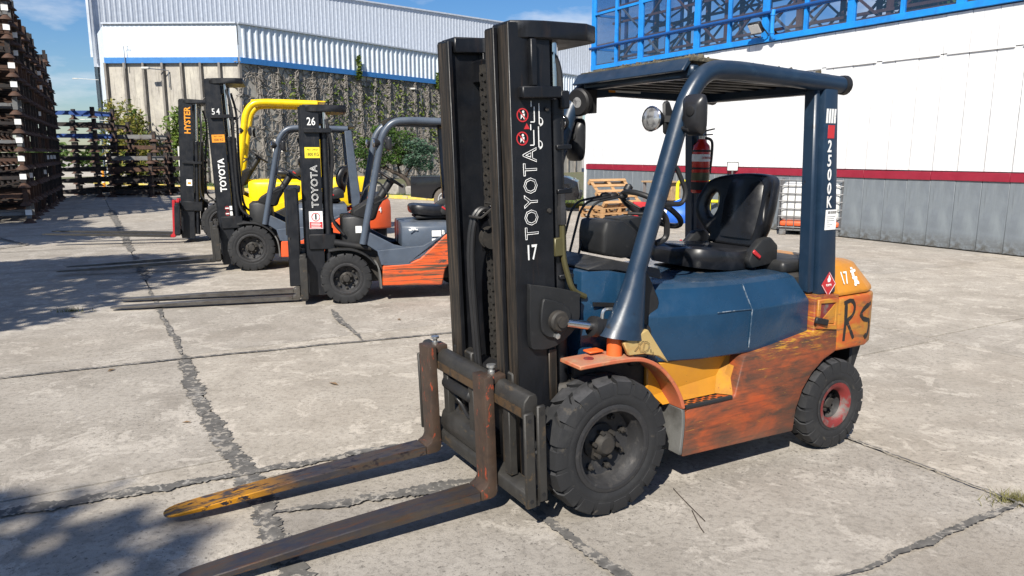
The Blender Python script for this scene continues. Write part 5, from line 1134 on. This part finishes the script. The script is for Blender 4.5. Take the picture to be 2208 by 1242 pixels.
    b.part('spoke', 'rubber', st); MB(S).tube([ctr - sn*.02, ctr - sn*.5], .05, 10).part('steering_column', 'black_plastic', t)
    for i, y in enumerate((-.14,-.20,-.26)):
        lv = MB(S).tube(bent([(-.20,y,1.0),(-.28,y,1.28),(-.38,y,1.36)], .05, 3), .009, 6).part('control_lever', 'rubber', t)
        MB(S).lathe([(.012,0),(.018,.02),(0,.04)], (-.37,y,1.355), (-.8,0,.6), 8).part('lever_knob', 'rubber', lv)
    seat(t, -1.06*k, 0, (1.09+hz)*k - (.0 if k < 1.05 else .03))
    MB(S).tube(bent([(-.33,.47,1.40),(-.42,.47,1.38),(-.52,.47,1.22),(-.30,.47,1.12)], .05, 4), .011, 6).part('grab_handle', 'rubber', t)
    for s in (1, -1):
        h_ = headlamp(t, tuple(x*k for x in (-.36, s*.50, 1.83)), (1, 0, 0), .05*k); MB(S).beam((-.40,s*.5,1.83),(-.45,s*.48,1.85), .03, .03).part('lamp_bracket', 'black', h_)
        mirror(t, tuple(x*k for x in (-.52, s*.58, 1.82)), R(10*s), .16*k, .11*k, 0)
    # mast
    T = Matrix.Translation((.3*k+c.get('mx',0),0,.3)) @ Matrix.Rotation(R(c['tilt']), 4, 'Y') @ Matrix.Translation((-.3*k,0,-.3)); z1 = c['mast']
    yo = .355*k
    rl = mast(t, T, yo=yo, z1=z1, xf=.43*k, dep=.20*k, mat='black26', matf='black26')
    TPk = [(x*k+.01, y*k) for x, y in TP]; MB(T).prism(TPk, 'z', z1-.07, z1+.008).part('top_plate', 'black_steel', t, bevel=.005)
    for z in (z1-.20, (z1+.4)/2, .85, .3): MB(T).box(.19*k, .24*k, -yo+.05, yo-.05, z, z+.11).part('mast_crossmember', 'black_steel', t)
    zb = z1-.30 - c.get('bkt', 0)
    for s in (1, -1):
        MB(T).box(.10*k, .40*k, min(s*yo, s*(yo+.045))+.001, max(s*yo, s*(yo+.045)), zb, zb+.05).part('rail_bracket', 'black_steel', t, bevel=.004)
        MB(T).box(.10*k, .40*k, min(s*yo, s*(yo+.03))+.001, max(s*yo, s*(yo+.03)), .62, .80).part('tilt_bracket', 'black_steel', t, bevel=.01)
        MB().tube([(.12*k, s*.40*k, .70*k), (-.3*k, s*.40*k, .62*k)], .04*k, 10).part('tilt_cylinder', 'black', t)
        MB(T).tube(smooth_open([(.15*k,s*yo,z1-.15),(.10*k,s*(yo+.02),z1-.5),(.13*k,s*(yo+.01),z1*.55),(.12*k,s*yo,.95),(-.0,s*yo,.78)], 5), .018, 7).part('mast_hose', 'rubber', t)
    chain(T, .30*k, -.1*k, .4, z1-.12, t); chain(T, .30*k, .1*k, .4, z1-.12, t)
    # carriage and forks
    zo = c.get('fz', 0.)
    cb = c.get('carr', 'carriage')
    for z0, z1_ in ((.13,.23),(.55,.66)): MB(T).box(.44*k,.51*k,-.52*k,.52*k,z0*k+zo,z1_*k+zo).part('carriage_bar', cb, t, bevel=.008)
    for s in (1, -1): MB(T).box(.43*k,.515*k,min(s*.50*k,s*.53*k),max(s*.50*k,s*.53*k),.15*k+zo,.62*k+zo).part('end_plate', cb, t, bevel=.006)
    MB(T).box(.33*k,.42*k,-.2*k,.2*k,.15+zo,.66*k+zo).part('carriage_back', 'black', t)
    for y in c['fy']:
        sh, bl = fork_bm(T, y, .52*k, c['fl'], hz=zo, w=.12*k, top=.70*k+zo)
        f = sh.part('fork', c.get('shank', 'steel_fork'), t, bevel=.005); bl.part('fork_blade', c.get('blade', 'steel_fork'), f, bevel=.003)
    return t, rl, cwt, T, yo

HB = math.pi + R(15.3)
# truck 26
t26, rl, cw26, T, yo = truck('forklift', 'slate grey forklift with number 26 on its mast and streaked orange skirt', (-2.04, 8.98, 0), HB,
    dict(Rf=.292, Rr=.235, wb=1.45, rear=1.98, low='orange26', upper='slate', guard='slate', roofbar='black_steel', hood='slate', cw='orange26', mast=2.24, tilt=0.0, fy=(.24,-.24), fl=2.03, fz=-.075, rearpillar='slate', cowl='black_plastic', zf=-.075, hx=-.66, hz=-.12))
lettering('26', rl[0], (.315, yo+.002, 2.06), BK, UPZ, .085, 'white', .8, 0, T=T, bold=.012)
lettering('TOYOTA', rl[0], (.305, yo+.002, 1.34), (0,0,1), (1,0,0), .075, 'white', 1.05, .022, spacing=1.05, T=T)
tg = MB(T).box(.235,.40,yo+.0005,yo+.003,1.66,1.78).part('capacity_plate', 'sign_yellow', rl[0]); lettering('1800 KG', tg, (.315,yo+.0035,1.70), BK, UPZ, .036, 'black_mark', .75, 0, T=T, bold=.01); lettering('MAX. CARGA', tg, (.315,yo+.0035,1.752), BK, UPZ, .02, 'black_mark', .7, 0, T=T)
ns = MB(T).box(.235,.385,yo+.0005,yo+.003,.86,1.06).part('safety_sign', 'paper', rl[0]); MB(T).box(.24,.38,yo+.003,yo+.0036,.865,.94).part('red_panel', 'red', ns); MB(T).lathe([(.05,yo+.003),(.05,yo+.0042),(.04,yo+.0042),(.04,yo+.003)], (.31,0,.995), (0,1,0), 20, closed=True).part('sign_ring', 'red', ns)
MB(T).lathe([(.012,yo+.003),(.0,yo+.004)], (.31,0,1.02), (0,1,0), 8).box(.30,.32,yo+.003,yo+.004,.965,1.01).part('person_symbol', 'black_mark', ns)
for j in range(4): MB(T).box(.255+.01*(j%2),.365,yo+.0037,yo+.0042,.872+.017*j,.878+.017*j).part('text_line', 'paper', ns)
lb = MB(T)
# attachment: tall black plate with saw teeth in front of the mast
bp = MB(T).box(.60,.63,-.46,.46,.78,1.32).part('load_backrest', 'black26', t26, bevel=.006)
for s in (1,-1): MB(T).box(.50,.63,min(s*.44,s*.47),max(s*.44,s*.47),.22,1.33).part('backrest_side', 'black26', t26, bevel=.01)
MB(T).box(.47,.60,-.46,.46,1.28,1.325).part('backrest_top', 'black26', t26, bevel=.01)
rib = MB(T).box(.63,.645,-.008,.008,.80,1.30).mesh('backrest_rib', 'black_plastic')
for i in range(12): link('backrest_rib', rib, bp, (0, -.42+.076*i, 0))
tooth = MB(T).prism([(-.035,.78),(.035,.78),(.0,.70)], 'x', .60, .625).mesh('saw_tooth', 'steel_fork'); tooth2 = MB(T).add([(.60,-.035,.78),(.60,.035,.78),(.615,0,.705),(.625,-.035,.78),(.625,.035,.78)], [(0,1,2),(3,2,4),(0,2,3),(1,4,2),(0,3,4,1)]).mesh('saw_tooth', 'steel_fork', smooth=0)
for i in range(6): link('saw_tooth', tooth2, bp, (0, .10+.07*i, 0))
hood26 = [o for o in t26.children if o.name.startswith('hood')][0]
for (x, z, w_, h_) in ((-1.06,.72,.11,.07),(-1.05,.635,.09,.05)): MB().box(x-w_/2,x+w_/2,.472,.4765,z-h_/2+.06,z+h_/2+.06).part('paper_label', 'paper', hood26, bevel=.001)
for i in range(7): MB().cbox((-.78+random.uniform(-.05,.05), .4745, .84+random.uniform(-.02,.02)), (.025,.004,.014)).part('peeled_label', 'white', hood26)
lettering('B', hood26, (-1.14,.474,.79), BK, UPZ, .05, 'white', .9, 0, bold=.02)
ds = MB().box(-.20,-.13,.362,.366,.80,.88).part('cowl_label', 'paper', t26)
# truck 54
t54, rl, cw54, T, yo = truck('forklift', 'slate grey forklift with number 54 on its tall forward leaning mast', (-3.97, 11.43, 0), HB,
    dict(Rf=.338, Rr=.268, wb=1.6, rear=2.12, low='orange54', upper='slate', guard='slate', roofbar='black_steel', hood='slate', cw='orange54', mast=2.76, tilt=1.9, fy=(.26,-.20), fl=2.15, fz=.03, bkt=.25, cwtop=True, hx=-.6, hz=-.08, cowl='black_plastic', blade='steel_fork', shank='carriage'))
lettering('54', rl[0], (.32, yo+.002, 2.30), BK, UPZ, .085, 'white', .85, 0, T=T, bold=.004, spacing=1.25)
lettering('TOYOTA', rl[0], (.315, yo+.002, 1.40), (0,0,1), (1,0,0), .085, 'white', .95, 0, T=T, bold=.03)
tg = MB(T).box(.235,.41,yo+.0005,yo+.003,1.87,1.98).part('capacity_plate', 'sign_orange', rl[0]); lettering('2500 KG', tg, (.322,yo+.0035,1.905), BK, UPZ, .034, 'black_mark', .75, 0, T=T, bold=.01); lettering('MAX. CARGA', tg, (.322,yo+.0035,1.955), BK, UPZ, .02, 'black_mark', .7, 0, T=T)
for z in (.92,.84):
    MB(T).lathe([(.03,yo+.0005),(.03,yo+.002),(.024,yo+.002),(.024,yo+.0005)], (.30,0,z), (0,1,0), 16, closed=True).part('warning_symbol', 'red', rl[0]); MB(T).box(.23,.265,yo+.0005,yo+.002,z-.03,z+.03).part('truck_symbol', 'white', rl[0])
    MB(T).box(.275,.325,yo+.0005,yo+.002,z-.008,z+.008).part('person_symbol', 'white', rl[0])
lettering('54', cw54, (-1.86, .503, .86), (-.97,-.2,0), UPZ, .085, 'white', .8, 0, bold=.004, spacing=1.2)
# yellow truck
tH, rl, cwH, T, yo = truck('forklift', 'large yellow forklift with red forks and black mast, farthest in the row', (-5.76, 15.05, 0), HB,
    dict(k=1.17, Rf=.395, Rr=.33, wb=2.05, rear=2.95, low='black_plastic', upper='hyster', guard='hyster', roofbar='hyster', hood='hyster', cw='hyster', mast=2.72, tilt=-2.8, fy=(.40,-.15), fl=2.3, fz=.0, cowl='hyster', gk=1.1, mx=.27, gr=.056, roofmat='hyster', pw=.12, bkt=.9, shank='red_fork', blade='carriage', carr='black26', half=.55))
lettering('HYSTER', rl[0], (.355, yo+.002, 2.33), (0,0,1), (1,0,0), .105, 'sign_orange', .95, 0, T=T, bold=.03)
MB(T).box(.30,.40,yo+.0005,yo+.003,1.10,1.22).part('safety_sign', 'paper', rl[0]); MB(T).box(.32,.38,yo+.003,yo+.004,1.13,1.17).part('sign_panel', 'sign_orange', rl[0])
MB().tube([(-.2,.56,1.2),(-.62,.56,2.35)], .012, 6).part('stay_wire', 'hyster', tH)
b = MB().box(-1.15,-.95,-.62,-.60,1.75,2.0).part('document_holder', 'paper', tH)
wl2 = headlamp(tH, (-.50,.42,2.62), (1,.0,-.1), .075, 'black'); wl3 = headlamp(tH, (-.50,.05,2.62), (1,0,-.1), .075, 'black')
# handset and phone-like screen in the cab of 54, dark tools under its guard
sc_ = MB().cbox((-.75,-.35,1.85), (.04,.25,.2), Matrix.Rotation(R(15), 3, 'Y').to_quaternion()).part('terminal', 'black_plastic', t54, bevel=.01)
MB().tube([(-.75,-.35,1.75),(-.8,-.42,1.55)], .014, 6).part('terminal_arm', 'rubber', t54)
# ================================================================ RACKS AND GOODS
M['rack_rust'] = paint('rusty_rack', (.075, .038, .024), .8, .1, [((.05, .03, .022), (1, 1, 1), 5, .45, .65), ((.2, .09, .04), (1, 1, 1), 9, .58, .7)], (40, .3))
M['rack_dark'] = paint('dark_rack', (.02, .016, .015), .7, .1, [((.10, .05, .03), (1, 1, 1), 5, .52, .7)], (40, .2))
M['rack_grey'] = paint('galvanised_rack', (.17, .17, .168), .55, .4, [((.12, .10, .09), (1, 1, 1), 4, .5, .65), ((.16, .08, .04), (1, 1, 1), 8, .62, .72)])
M['rack_blue'] = paint('blue_rack', (.012, .05, .20), .5, 0, [((.02, .03, .07), (1, 1, 1), 4, .55, .7)])
M['pallet_wood'] = paint('pallet_wood', (.38, .225, .105), .85, 0, [((.34, .19, .09), (1, 6, 6), 4, .5, .7)], (30, .2))
RW, RD, RH = 1.22, 1.42, .44     # along the row, across it, stacking pitch
def rack_meshes(mat, footmat, lo=.19):
    fr = MB()
    for y in (.05, RD-.05): fr.box(.04, RW-.04, y-.035, y+.035, lo, .28)
    for x in (.05, RW-.05): fr.box(x-.03, x+.03, .085, RD-.085, .195, .275)
    fr2 = MB()
    for i in range(3): fr2.box(.3*(i+1)-.02, .3*(i+1)+.02, .085, RD-.085, .23, .27)
    po = MB().box(-.05, .05, -.05, .05, .12, .42)
    fo = MB().lathe([(.15, 0), (.14, .02), (.075, .085), (.045, .11), (.045, .14)], (0,0,0), (0,0,1), 12)
    return fr.mesh('frame', mat, .004), fr2.mesh('deck_bar', mat), po.mesh('post', mat), fo.mesh('foot', footmat)
RM = {m: rack_meshes(m, f) for m, f in (('rack_rust', 'rack_rust'), ('rack_dark', 'rack_rust'), ('rack_grey', 'rack_rust'), ('rack_blue', 'rack_dark'))}
RM['rack_blue'] = RM['rack_blue'][:2] + RM['rack_dark'][2:]
for m in ('rack_rust', 'rack_dark', 'rack_grey', 'rack_blue'): RM[m + '_deep'] = rack_meshes(m, 'rack_dark', .12)[:2] + RM['rack_dark'][2:]
tagm = MB().box(-.07, .07, -.004, .004, -.065, .065).mesh('paper_tag', 'paper')
def rack(loc, rz, mat, label, group, tags, sx=1.):
    t = thing('stacking_rack', label, 'rack', loc, rz, group); fr, db, po, fo = RM[mat + ('_deep' if sx > 1 else '')]; t.scale = (sx, 1, 1)
    link('frame', fr, t); link('deck_bar', db, t)
    for x in (.02, RW-.02):
        for y in (.0, RD): link('post', po, t, (x, y, 0)); link('foot', fo, t, (x, y, .0))
    if tags: link('paper_tag', tagm, t, (-.04, .0, .27), (0, 0, math.pi/2)).scale = (1, 1, 1)
    return t
ordn = ['lowest', 'second', 'third', 'fourth', 'fifth', 'sixth', 'seventh', 'eighth', 'ninth', 'tenth', 'eleventh', 'twelfth', 'thirteenth', 'fourteenth', 'fifteenth']
tow = ['nearest', 'second', 'third', 'fourth', 'fifth', 'sixth', 'seventh', 'eighth', 'farthest']
TN = [15, 13, 12, 12, 12, 11, 11, 12, 10]
for k in range(9):
    for j in range(TN[k]):
        m = random.choice(['rack_rust', 'rack_dark', 'rack_dark', 'rack_dark'] if k else ['rack_rust', 'rack_dark', 'rack_grey'])
        p = uv(11.9 + k*1.36 + random.uniform(-.03, .03), 14.86 - .062*k + random.uniform(-.03, .03), j*RH)
        rack(p, UVROT + R(random.uniform(-1, 1)), m, f'{"rusty" if m == "rack_rust" else "dark" if m == "rack_dark" else "grey"} stacking rack, {ordn[j]} from the ground in the {tow[k]} left tower', 'stacking racks in the tall left towers', random.random() < (.9 if k == 0 else .12))
# a second line of towers behind the first, only its tops and gaps show
for k in range(3):
    for j in range(14):
        p = uv(12.0 + k*1.36, 16.5 - .06*k, j*RH)
        rack(p, UVROT, 'rack_dark', f'dark stacking rack, {ordn[j]} from the ground in the {tow[k]} tower of the back line', 'stacking racks in the back line of towers', False)
# the low stacks crossing the end of the yard: x axis along the front (minus V)
RB = UVROT - math.pi/2
for (v, n, u, mats, nm) in [(29.9, 8, -18.0, ['rack_dark','rack_dark','rack_dark','rack_dark','rack_dark','rack_blue','rack_dark','rack_blue'], 'blue topped'), (31.7, 6, -16.55, ['rack_dark','rack_dark','rack_dark','rack_dark','rack_rust','rack_grey'], 'grey topped middle'), (29.95, 4, -15.95, ['rack_dark','rack_dark','rack_rust','rack_grey'], 'low right'), (31.7, 7, -18.3, ['rack_dark']*7, 'rear left'), (33.3, 6, -17.4, ['rack_dark']*6, 'rear middle'), (31.6, 4, -15.1, ['rack_dark']*4, 'rear right')]:
    for j in range(n):
        rack(Vector((u, v, j*RH)), R(random.uniform(-1.2, 1.2)), mats[j], f'{"blue" if mats[j] == "rack_blue" else "grey" if mats[j] == "rack_grey" else "rusty" if mats[j] == "rack_rust" else "dark"} stacking rack, {ordn[j]} from the ground in the {nm} stack', 'stacking racks crossing the end of the yard', j in (2, 4) and not nm.startswith('rear'), 1.36)
# orange bollard / cone and a box seen through the racks
o = thing('traffic_post', 'orange and white traffic post seen through the low racks', 'traffic post', (-19.5, 36, 0)); MB().lathe([(.16,0),(.16,.06),(.07,.08),(.06,.9),(0,.92)], (0,0,0), (0,0,1), 14).part('post', 'sign_orange', o); MB().lathe([(.072,.35),(.069,.5)], (0,0,0), (0,0,1), 14).part('white_band', 'paper', o)

# ---------------------------------------------------------------- pickup by the corner
M['car_black'] = paint('black_car_paint', (.012, .012, .014), .12, 0, dust_or_light=((.1, .1, .1), .3)); M['car_glass'] = paint('dark_car_glass', (.02, .025, .03), .05)
M['steel_rim'] = paint('silver_steel_rim', (.5, .5, .5), .35, .6); M['tyre_dusty'] = paint('dusty_tyre', (.10, .085, .07), .9)
car = thing('pickup', 'black pickup nose out at the corner of the white warehouse', 'pickup', (-.48, 23.3, 0), R(-7))
side = [(-2.5,.42),(-2.5,1.02),(-.75,1.06),(-.55,1.65),(.62,1.68),(1.28,1.12),(2.2,1.02),(2.52,.88),(2.58,.55),(2.5,.36),(2.12,.34)] + [(1.72+.40*math.cos(R(a)), .36+.40*math.sin(R(a))) for a in range(0, 181, 20)] + [(-1.1,.34)] + [(-1.45+.40*math.cos(R(a)), .36+.40*math.sin(R(a))) for a in range(0, 181, 20)]
MB().prism(side, 'y', -.86, .86).part('body', 'car_black', car, bevel=.06, seg=3)
for s in (1, -1):
    MB().prism([(-.42,1.12),(-.35,1.58),(.12,1.60),(.12,1.12)], 'y', s*.861, s*.866).part('side_window', 'car_glass', car); MB().prism([(.17,1.12),(.17,1.60),(.58,1.60),(1.12,1.13)], 'y', s*.861, s*.866).part('side_window', 'car_glass', car)
    d_ = MB().prism([(.15,.45),(.15,1.08),(1.1,1.08),(1.15,.6),(1.05,.45)], 'y', s*.861, s*.868).part('door', 'car_black', car, bevel=.003); MB().box(.22,.36,s*.87 if s>0 else -.89,.89 if s>0 else -.87,.95,.98).part('handle', 'car_black', d_)
    MB().lathe([(.0,0),(.11,0),(.09,.05),(0,.06)], (2.38, s*.66, .86), (.86,s*.4,.2), 16).part('headlight', 'glass_lens', car); MB().box(2.0,2.1,s*.862 if s>0 else -.868,.868 if s>0 else -.862,.72,.76).part('side_marker', 'sign_orange', car)
    for x in (1.72,-1.45): wheel(car, x, .87, s, .35, .2, .2, 'steel_rim', nl=30, nuts=5, deep=.03, tyre_mat='tyre_dusty')
MB().add([(.66,-.75,1.64),(.66,.75,1.64),(1.24,.8,1.15),(1.24,-.8,1.15)], [(0,1,2,3)]).part('windscreen', 'car_glass', car, smooth=0); MB().box(2.5,2.64,-.8,.8,.38,.58).part('bumper', 'black_plastic', car, bevel=.03)

# ---------------------------------------------------------------- clutter along the white wall
def pallet(loc, rot, label, group='wooden pallets by the white wall'):
    t = thing('pallet', label, 'pallet', loc, 0, group); t.rotation_euler = rot
    b1 = MB().box(0, 1.2, 0, .1, .122, .144).mesh('deck_board', 'pallet_wood', .003); b2 = MB().box(0, .1, 0, 1.0, .1, .121).mesh('stringer', 'pallet_wood', .003)
    bl = MB().box(0, .1, 0, .1, .02, .099).mesh('block', 'pallet_wood', .003); b3 = MB().box(0, 1.2, 0, .1, 0, .019).mesh('base_board', 'pallet_wood', .003)
    for y in (0, .225, .45, .675, .9): link('deck_board', b1, t, (0, y, 0))
    for x in (0, .55, 1.1):
        link('stringer', b2, t, (x, 0, 0))
        for y in (0, .45, .9): link('block', bl, t, (x, y, 0))
    for y in (0, .45, .9): link('base_board', b3, t, (0, y, 0))
    return t
pallet((2.35, 19.6, 0), (0, 0, R(28)), 'bottom wooden pallet lying flat behind the steering wheel')
pallet((2.38, 19.65, .146), (0, 0, R(33)), 'second wooden pallet lying on the bottom one behind the levers')
pallet((2.42, 19.85, .30), (R(38), 0, R(28)), 'wooden pallet tilted up on the flat pallets before the grey wall')
M['reel_wood'] = paint('reel_plywood', (.36, .24, .13), .8, 0, [((.2, .13, .07), (1, 1, 1), 6, .5, .7)])
o = thing('work_table', 'brown wooden table with pale top seen past the blue pillar', 'table', (4.1, 19.9, 0), R(25))
MB().box(-.55,.55,-.4,.4,.96,1.0).part('table_top', 'reel_wood', o, bevel=.005); MB().box(-.1,.45,-.32,.32,.5,.955).part('cabinet', 'reel_wood', o, bevel=.01)
for x in (-.48,.48):
    for y in (-.33,.33): MB().box(x-.03,x+.03,y-.03,y+.03,0,.955).part('leg', 'grey_steel', o)
M['blue_tarp'] = paint('blue_tarpaulin', (.015, .11, .5), .5)
tb_ = MB(); rg = []
for z, r_ in ((0,.42),(.15,.5),(.32,.45),(.47,.28),(.55,.1)): rg.append([(r_*1.2*math.cos(2*math.pi*j/14)*(1+.18*math.sin(j*2.3)), r_*.8*math.sin(2*math.pi*j/14)*(1+.16*math.cos(j*3.1)), z*(1+.1*math.sin(j))) for j in range(14)])
o = tb_.loft(rg).part('tarpaulin', 'blue_tarp', smooth=50); o.location = (4.35, 18.9, .0); tag(o, 'crumpled bright blue tarpaulin on the ground by the brown table', 'tarpaulin')
o = MB().cbox((0,0,.16), (.5,.4,.32)).part('carton', 'paper', bevel=.01); o.location = (3.75, 18.9, 0); o.rotation_euler = (0,0,.4); tag(o, 'white carton standing left of the blue tarpaulin', 'box')
o = MB().cbox((0,0,.22), (.34,.3,.44)).part('crate', 'red', bevel=.02); o.location = (3.4, 20.0, 0); tag(o, 'small red crate between the pallets and the table', 'crate')
M['rail_yellow'] = paint('yellow_rail_paint', (.72, .62, .02), .45)
o = thing('guard_rail', 'yellow tubular guard rail seen through the seat of forklift 17', 'barrier', (4.80, 18.6, 0), R(-35))
MB().tube(bent([(-.75,0,0),(-.75,0,1.02),(.75,0,1.02),(.75,0,0)], .12, 5), .045, 10).part('hoop', 'rail_yellow', o); MB().tube([(-.75,0,.55),(.75,0,.55)], .04, 10).part('middle_rail', 'rail_yellow', o); MB().tube([(.1,0,.05),(.1,0,1.0)], .04, 10).part('upright', 'rail_yellow', o)
o = thing('sign_stand', 'small white sign in a grey frame on a thin pole by the wall', 'sign', (5.25, 18.0, 0), R(-14))
MB().tube([(0,0,0),(0,0,1.32)], .022, 8).part('pole', 'rack_grey', o); MB().box(-.13,.13,-.012,.012,1.30,1.51).part('frame', 'black_plastic', o); MB().box(-.112,.112,.0125,.016,1.318,1.492).part('sign_face', 'paper', o); MB().box(-.112,.112,-.016,-.0125,1.318,1.492).part('sign_face', 'paper', o); MB().lathe([(.2,0),(.2,.03),(.03,.05)], (0,0,0), (0,0,1), 14).part('base', 'black', o)
for i, x in enumerate((5.07, 5.40)):
    o = thing('bollard', ['dark blue post left of the small sign pole', 'dark blue post right of the small sign pole'][i], 'post', (x, 18.2, 0), 0, 'dark blue posts by the sign'); MB().box(-.06,.06,-.06,.06,0,1.14).part('post', 'navy', o, bevel=.01); MB().box(-.12,.12,-.12,.12,0,.02).part('base_plate', 'navy', o)
# caged tank
M['tank'] = paint('white_tank_plastic', (.58, .585, .57), .4, 0, [((.6, .6, .58), (1, 1, 1), 3, .5, .7)]); M['tank_orange'] = paint('orange_liquid_band', (.6, .1, .03), .4)
ibc = thing('caged_tank', 'white plastic tank in a steel cage with orange band by the wall', 'tank', (5.72, 15.95, 0), R(-24))
MB().box(0,1.16,0,.98,.30,1.10).part('tank', 'tank', ibc, bevel=.09, seg=4); MB().box(-.004,1.164,-.004,.984,.19,.30).part('lower_tank', 'tank_orange', ibc, bevel=.04, seg=2); MB().lathe([(.11,1.09),(.11,1.14),(0,1.15)], (.58,.49,0), (0,0,1), 16).part('lid', 'paper', ibc)
MB().box(0,1.16,0,.98,.10,.135).part('pallet_deck', 'rack_grey', ibc)
for x in (.06,.58,1.10):
    for y in (.06,.92): MB().box(x-.07,x+.07,y-.06,y+.06,0,.10).part('pallet_foot', 'rack_grey', ibc, bevel=.015)
M['cage'] = paint('cage_wire', (.13, .13, .135), .5, .4)
ft_b = MB().tube([(0,0,.14),(0,0,1.16)], .011, 6).mesh('cage_bar', 'cage')
for i in range(9):
    for y in (-.025, 1.005): link('cage_bar', ft_b, ibc, (-.02+.15*i, y, 0))
    for x in (-.025, 1.185): link('cage_bar', ft_b, ibc, (x, -.02+.128*i, 0))
for z in (.17,.40,.56,.72,.88,1.04,1.155): MB().tube([(-.035,-.035,z),(1.195,-.035,z),(1.195,1.015,z),(-.035,1.015,z)], .012, 6, closed=True).part('cage_hoop', 'cage', ibc)
MB().lathe([(.05,0),(.05,.08),(.03,.1)], (.58,-.03,.22), (0,-1,0), 12).part('valve', 'black', ibc)

# ---------------------------------------------------------------- small things on the concrete
def gp(px, py):
    a = (px-1104)/1610; b = (621-py)/1610; cp, sp_ = math.cos(R(10.21)), math.sin(R(10.21)); d = Vector((a, cp + b*sp_, -sp_ + b*cp)); return cam.location + d*(-1.71/d.z)
for i, (pts, lb) in enumerate([([(1452,1055),(1480,1085),(1520,1125)], 'long bent dry twig on the concrete right of the front wheel'), ([(1492,1102),(1508,1135),(1518,1150)], 'short dry twig crossing the lower end of the long twig')]):
    p0 = gp(*pts[0]); o = MB().tube(smooth_open([gp(*p) - p0 + Vector((0,0,.004)) for p in pts], 4), .0025, 5).part('twig', 'bark'); o.location = p0; tag(o, lb, 'twig', 'twigs on the concrete')
M['dry_leaf'] = paint('dry_leaf', (.16, .10, .05), .8)
lf = MB().add([(-.03,0,.004),(0,.012,.012),(.035,0,.006),(0,-.012,.010)], [(0,1,2,3)]).mesh('dry_leaf', 'dry_leaf', smooth=0, fix=False)
DLP = [(402,912,'curled pale dry leaf left of the tarred joint'), (240,800,'dry leaf alone on the middle left slab'), (720,830,'dry leaf between the far fork and the thin joint'), (158,686,'dry leaf by the tree shade at the left'), (860,690,'dry leaf before the wheel of forklift 26')]
for i, (x, y, lb) in enumerate(DLP):
    o = link('dry_leaf', lf, None, gp(x, y), (0, 0, i*1.3)); o.scale = (1 + .3*(i % 3),)*3; tag(o, lb, 'leaf', 'dry leaves on the concrete')
def weeds(px, py, n, r, name, lb):
    b = MB(); c = gp(px, py)
    for _ in range(n):
        a = random.uniform(0, 6.28); rr = abs(random.gauss(0, r)); p = Vector((rr*math.cos(a), rr*.45*math.sin(a), 0)); h = random.uniform(.02, .07); l = Vector((random.uniform(-.04,.04), random.uniform(-.04,.04), h)); s = Vector((math.cos(a),math.sin(a),0))*.003
        k = len(b.v); b.v += [tuple(p-s), tuple(p+s), tuple(p+l)]; b.f.append((k,k+1,k+2))
    o = b.part(name, 'weed', smooth=0, fix=False); o.location = c + Vector((0,0,.001)); tag(o, lb, 'weed', kind='stuff')
M['weed'] = paint('dry_weed', (.17, .16, .06), .9)
weeds(2190, 1082, 260, .10, 'weed_tuft', 'yellowed weed tuft in the joint at the right edge'); weeds(155, 672, 120, .12, 'weed_tuft', 'small weed patch in the left middle of the yard')
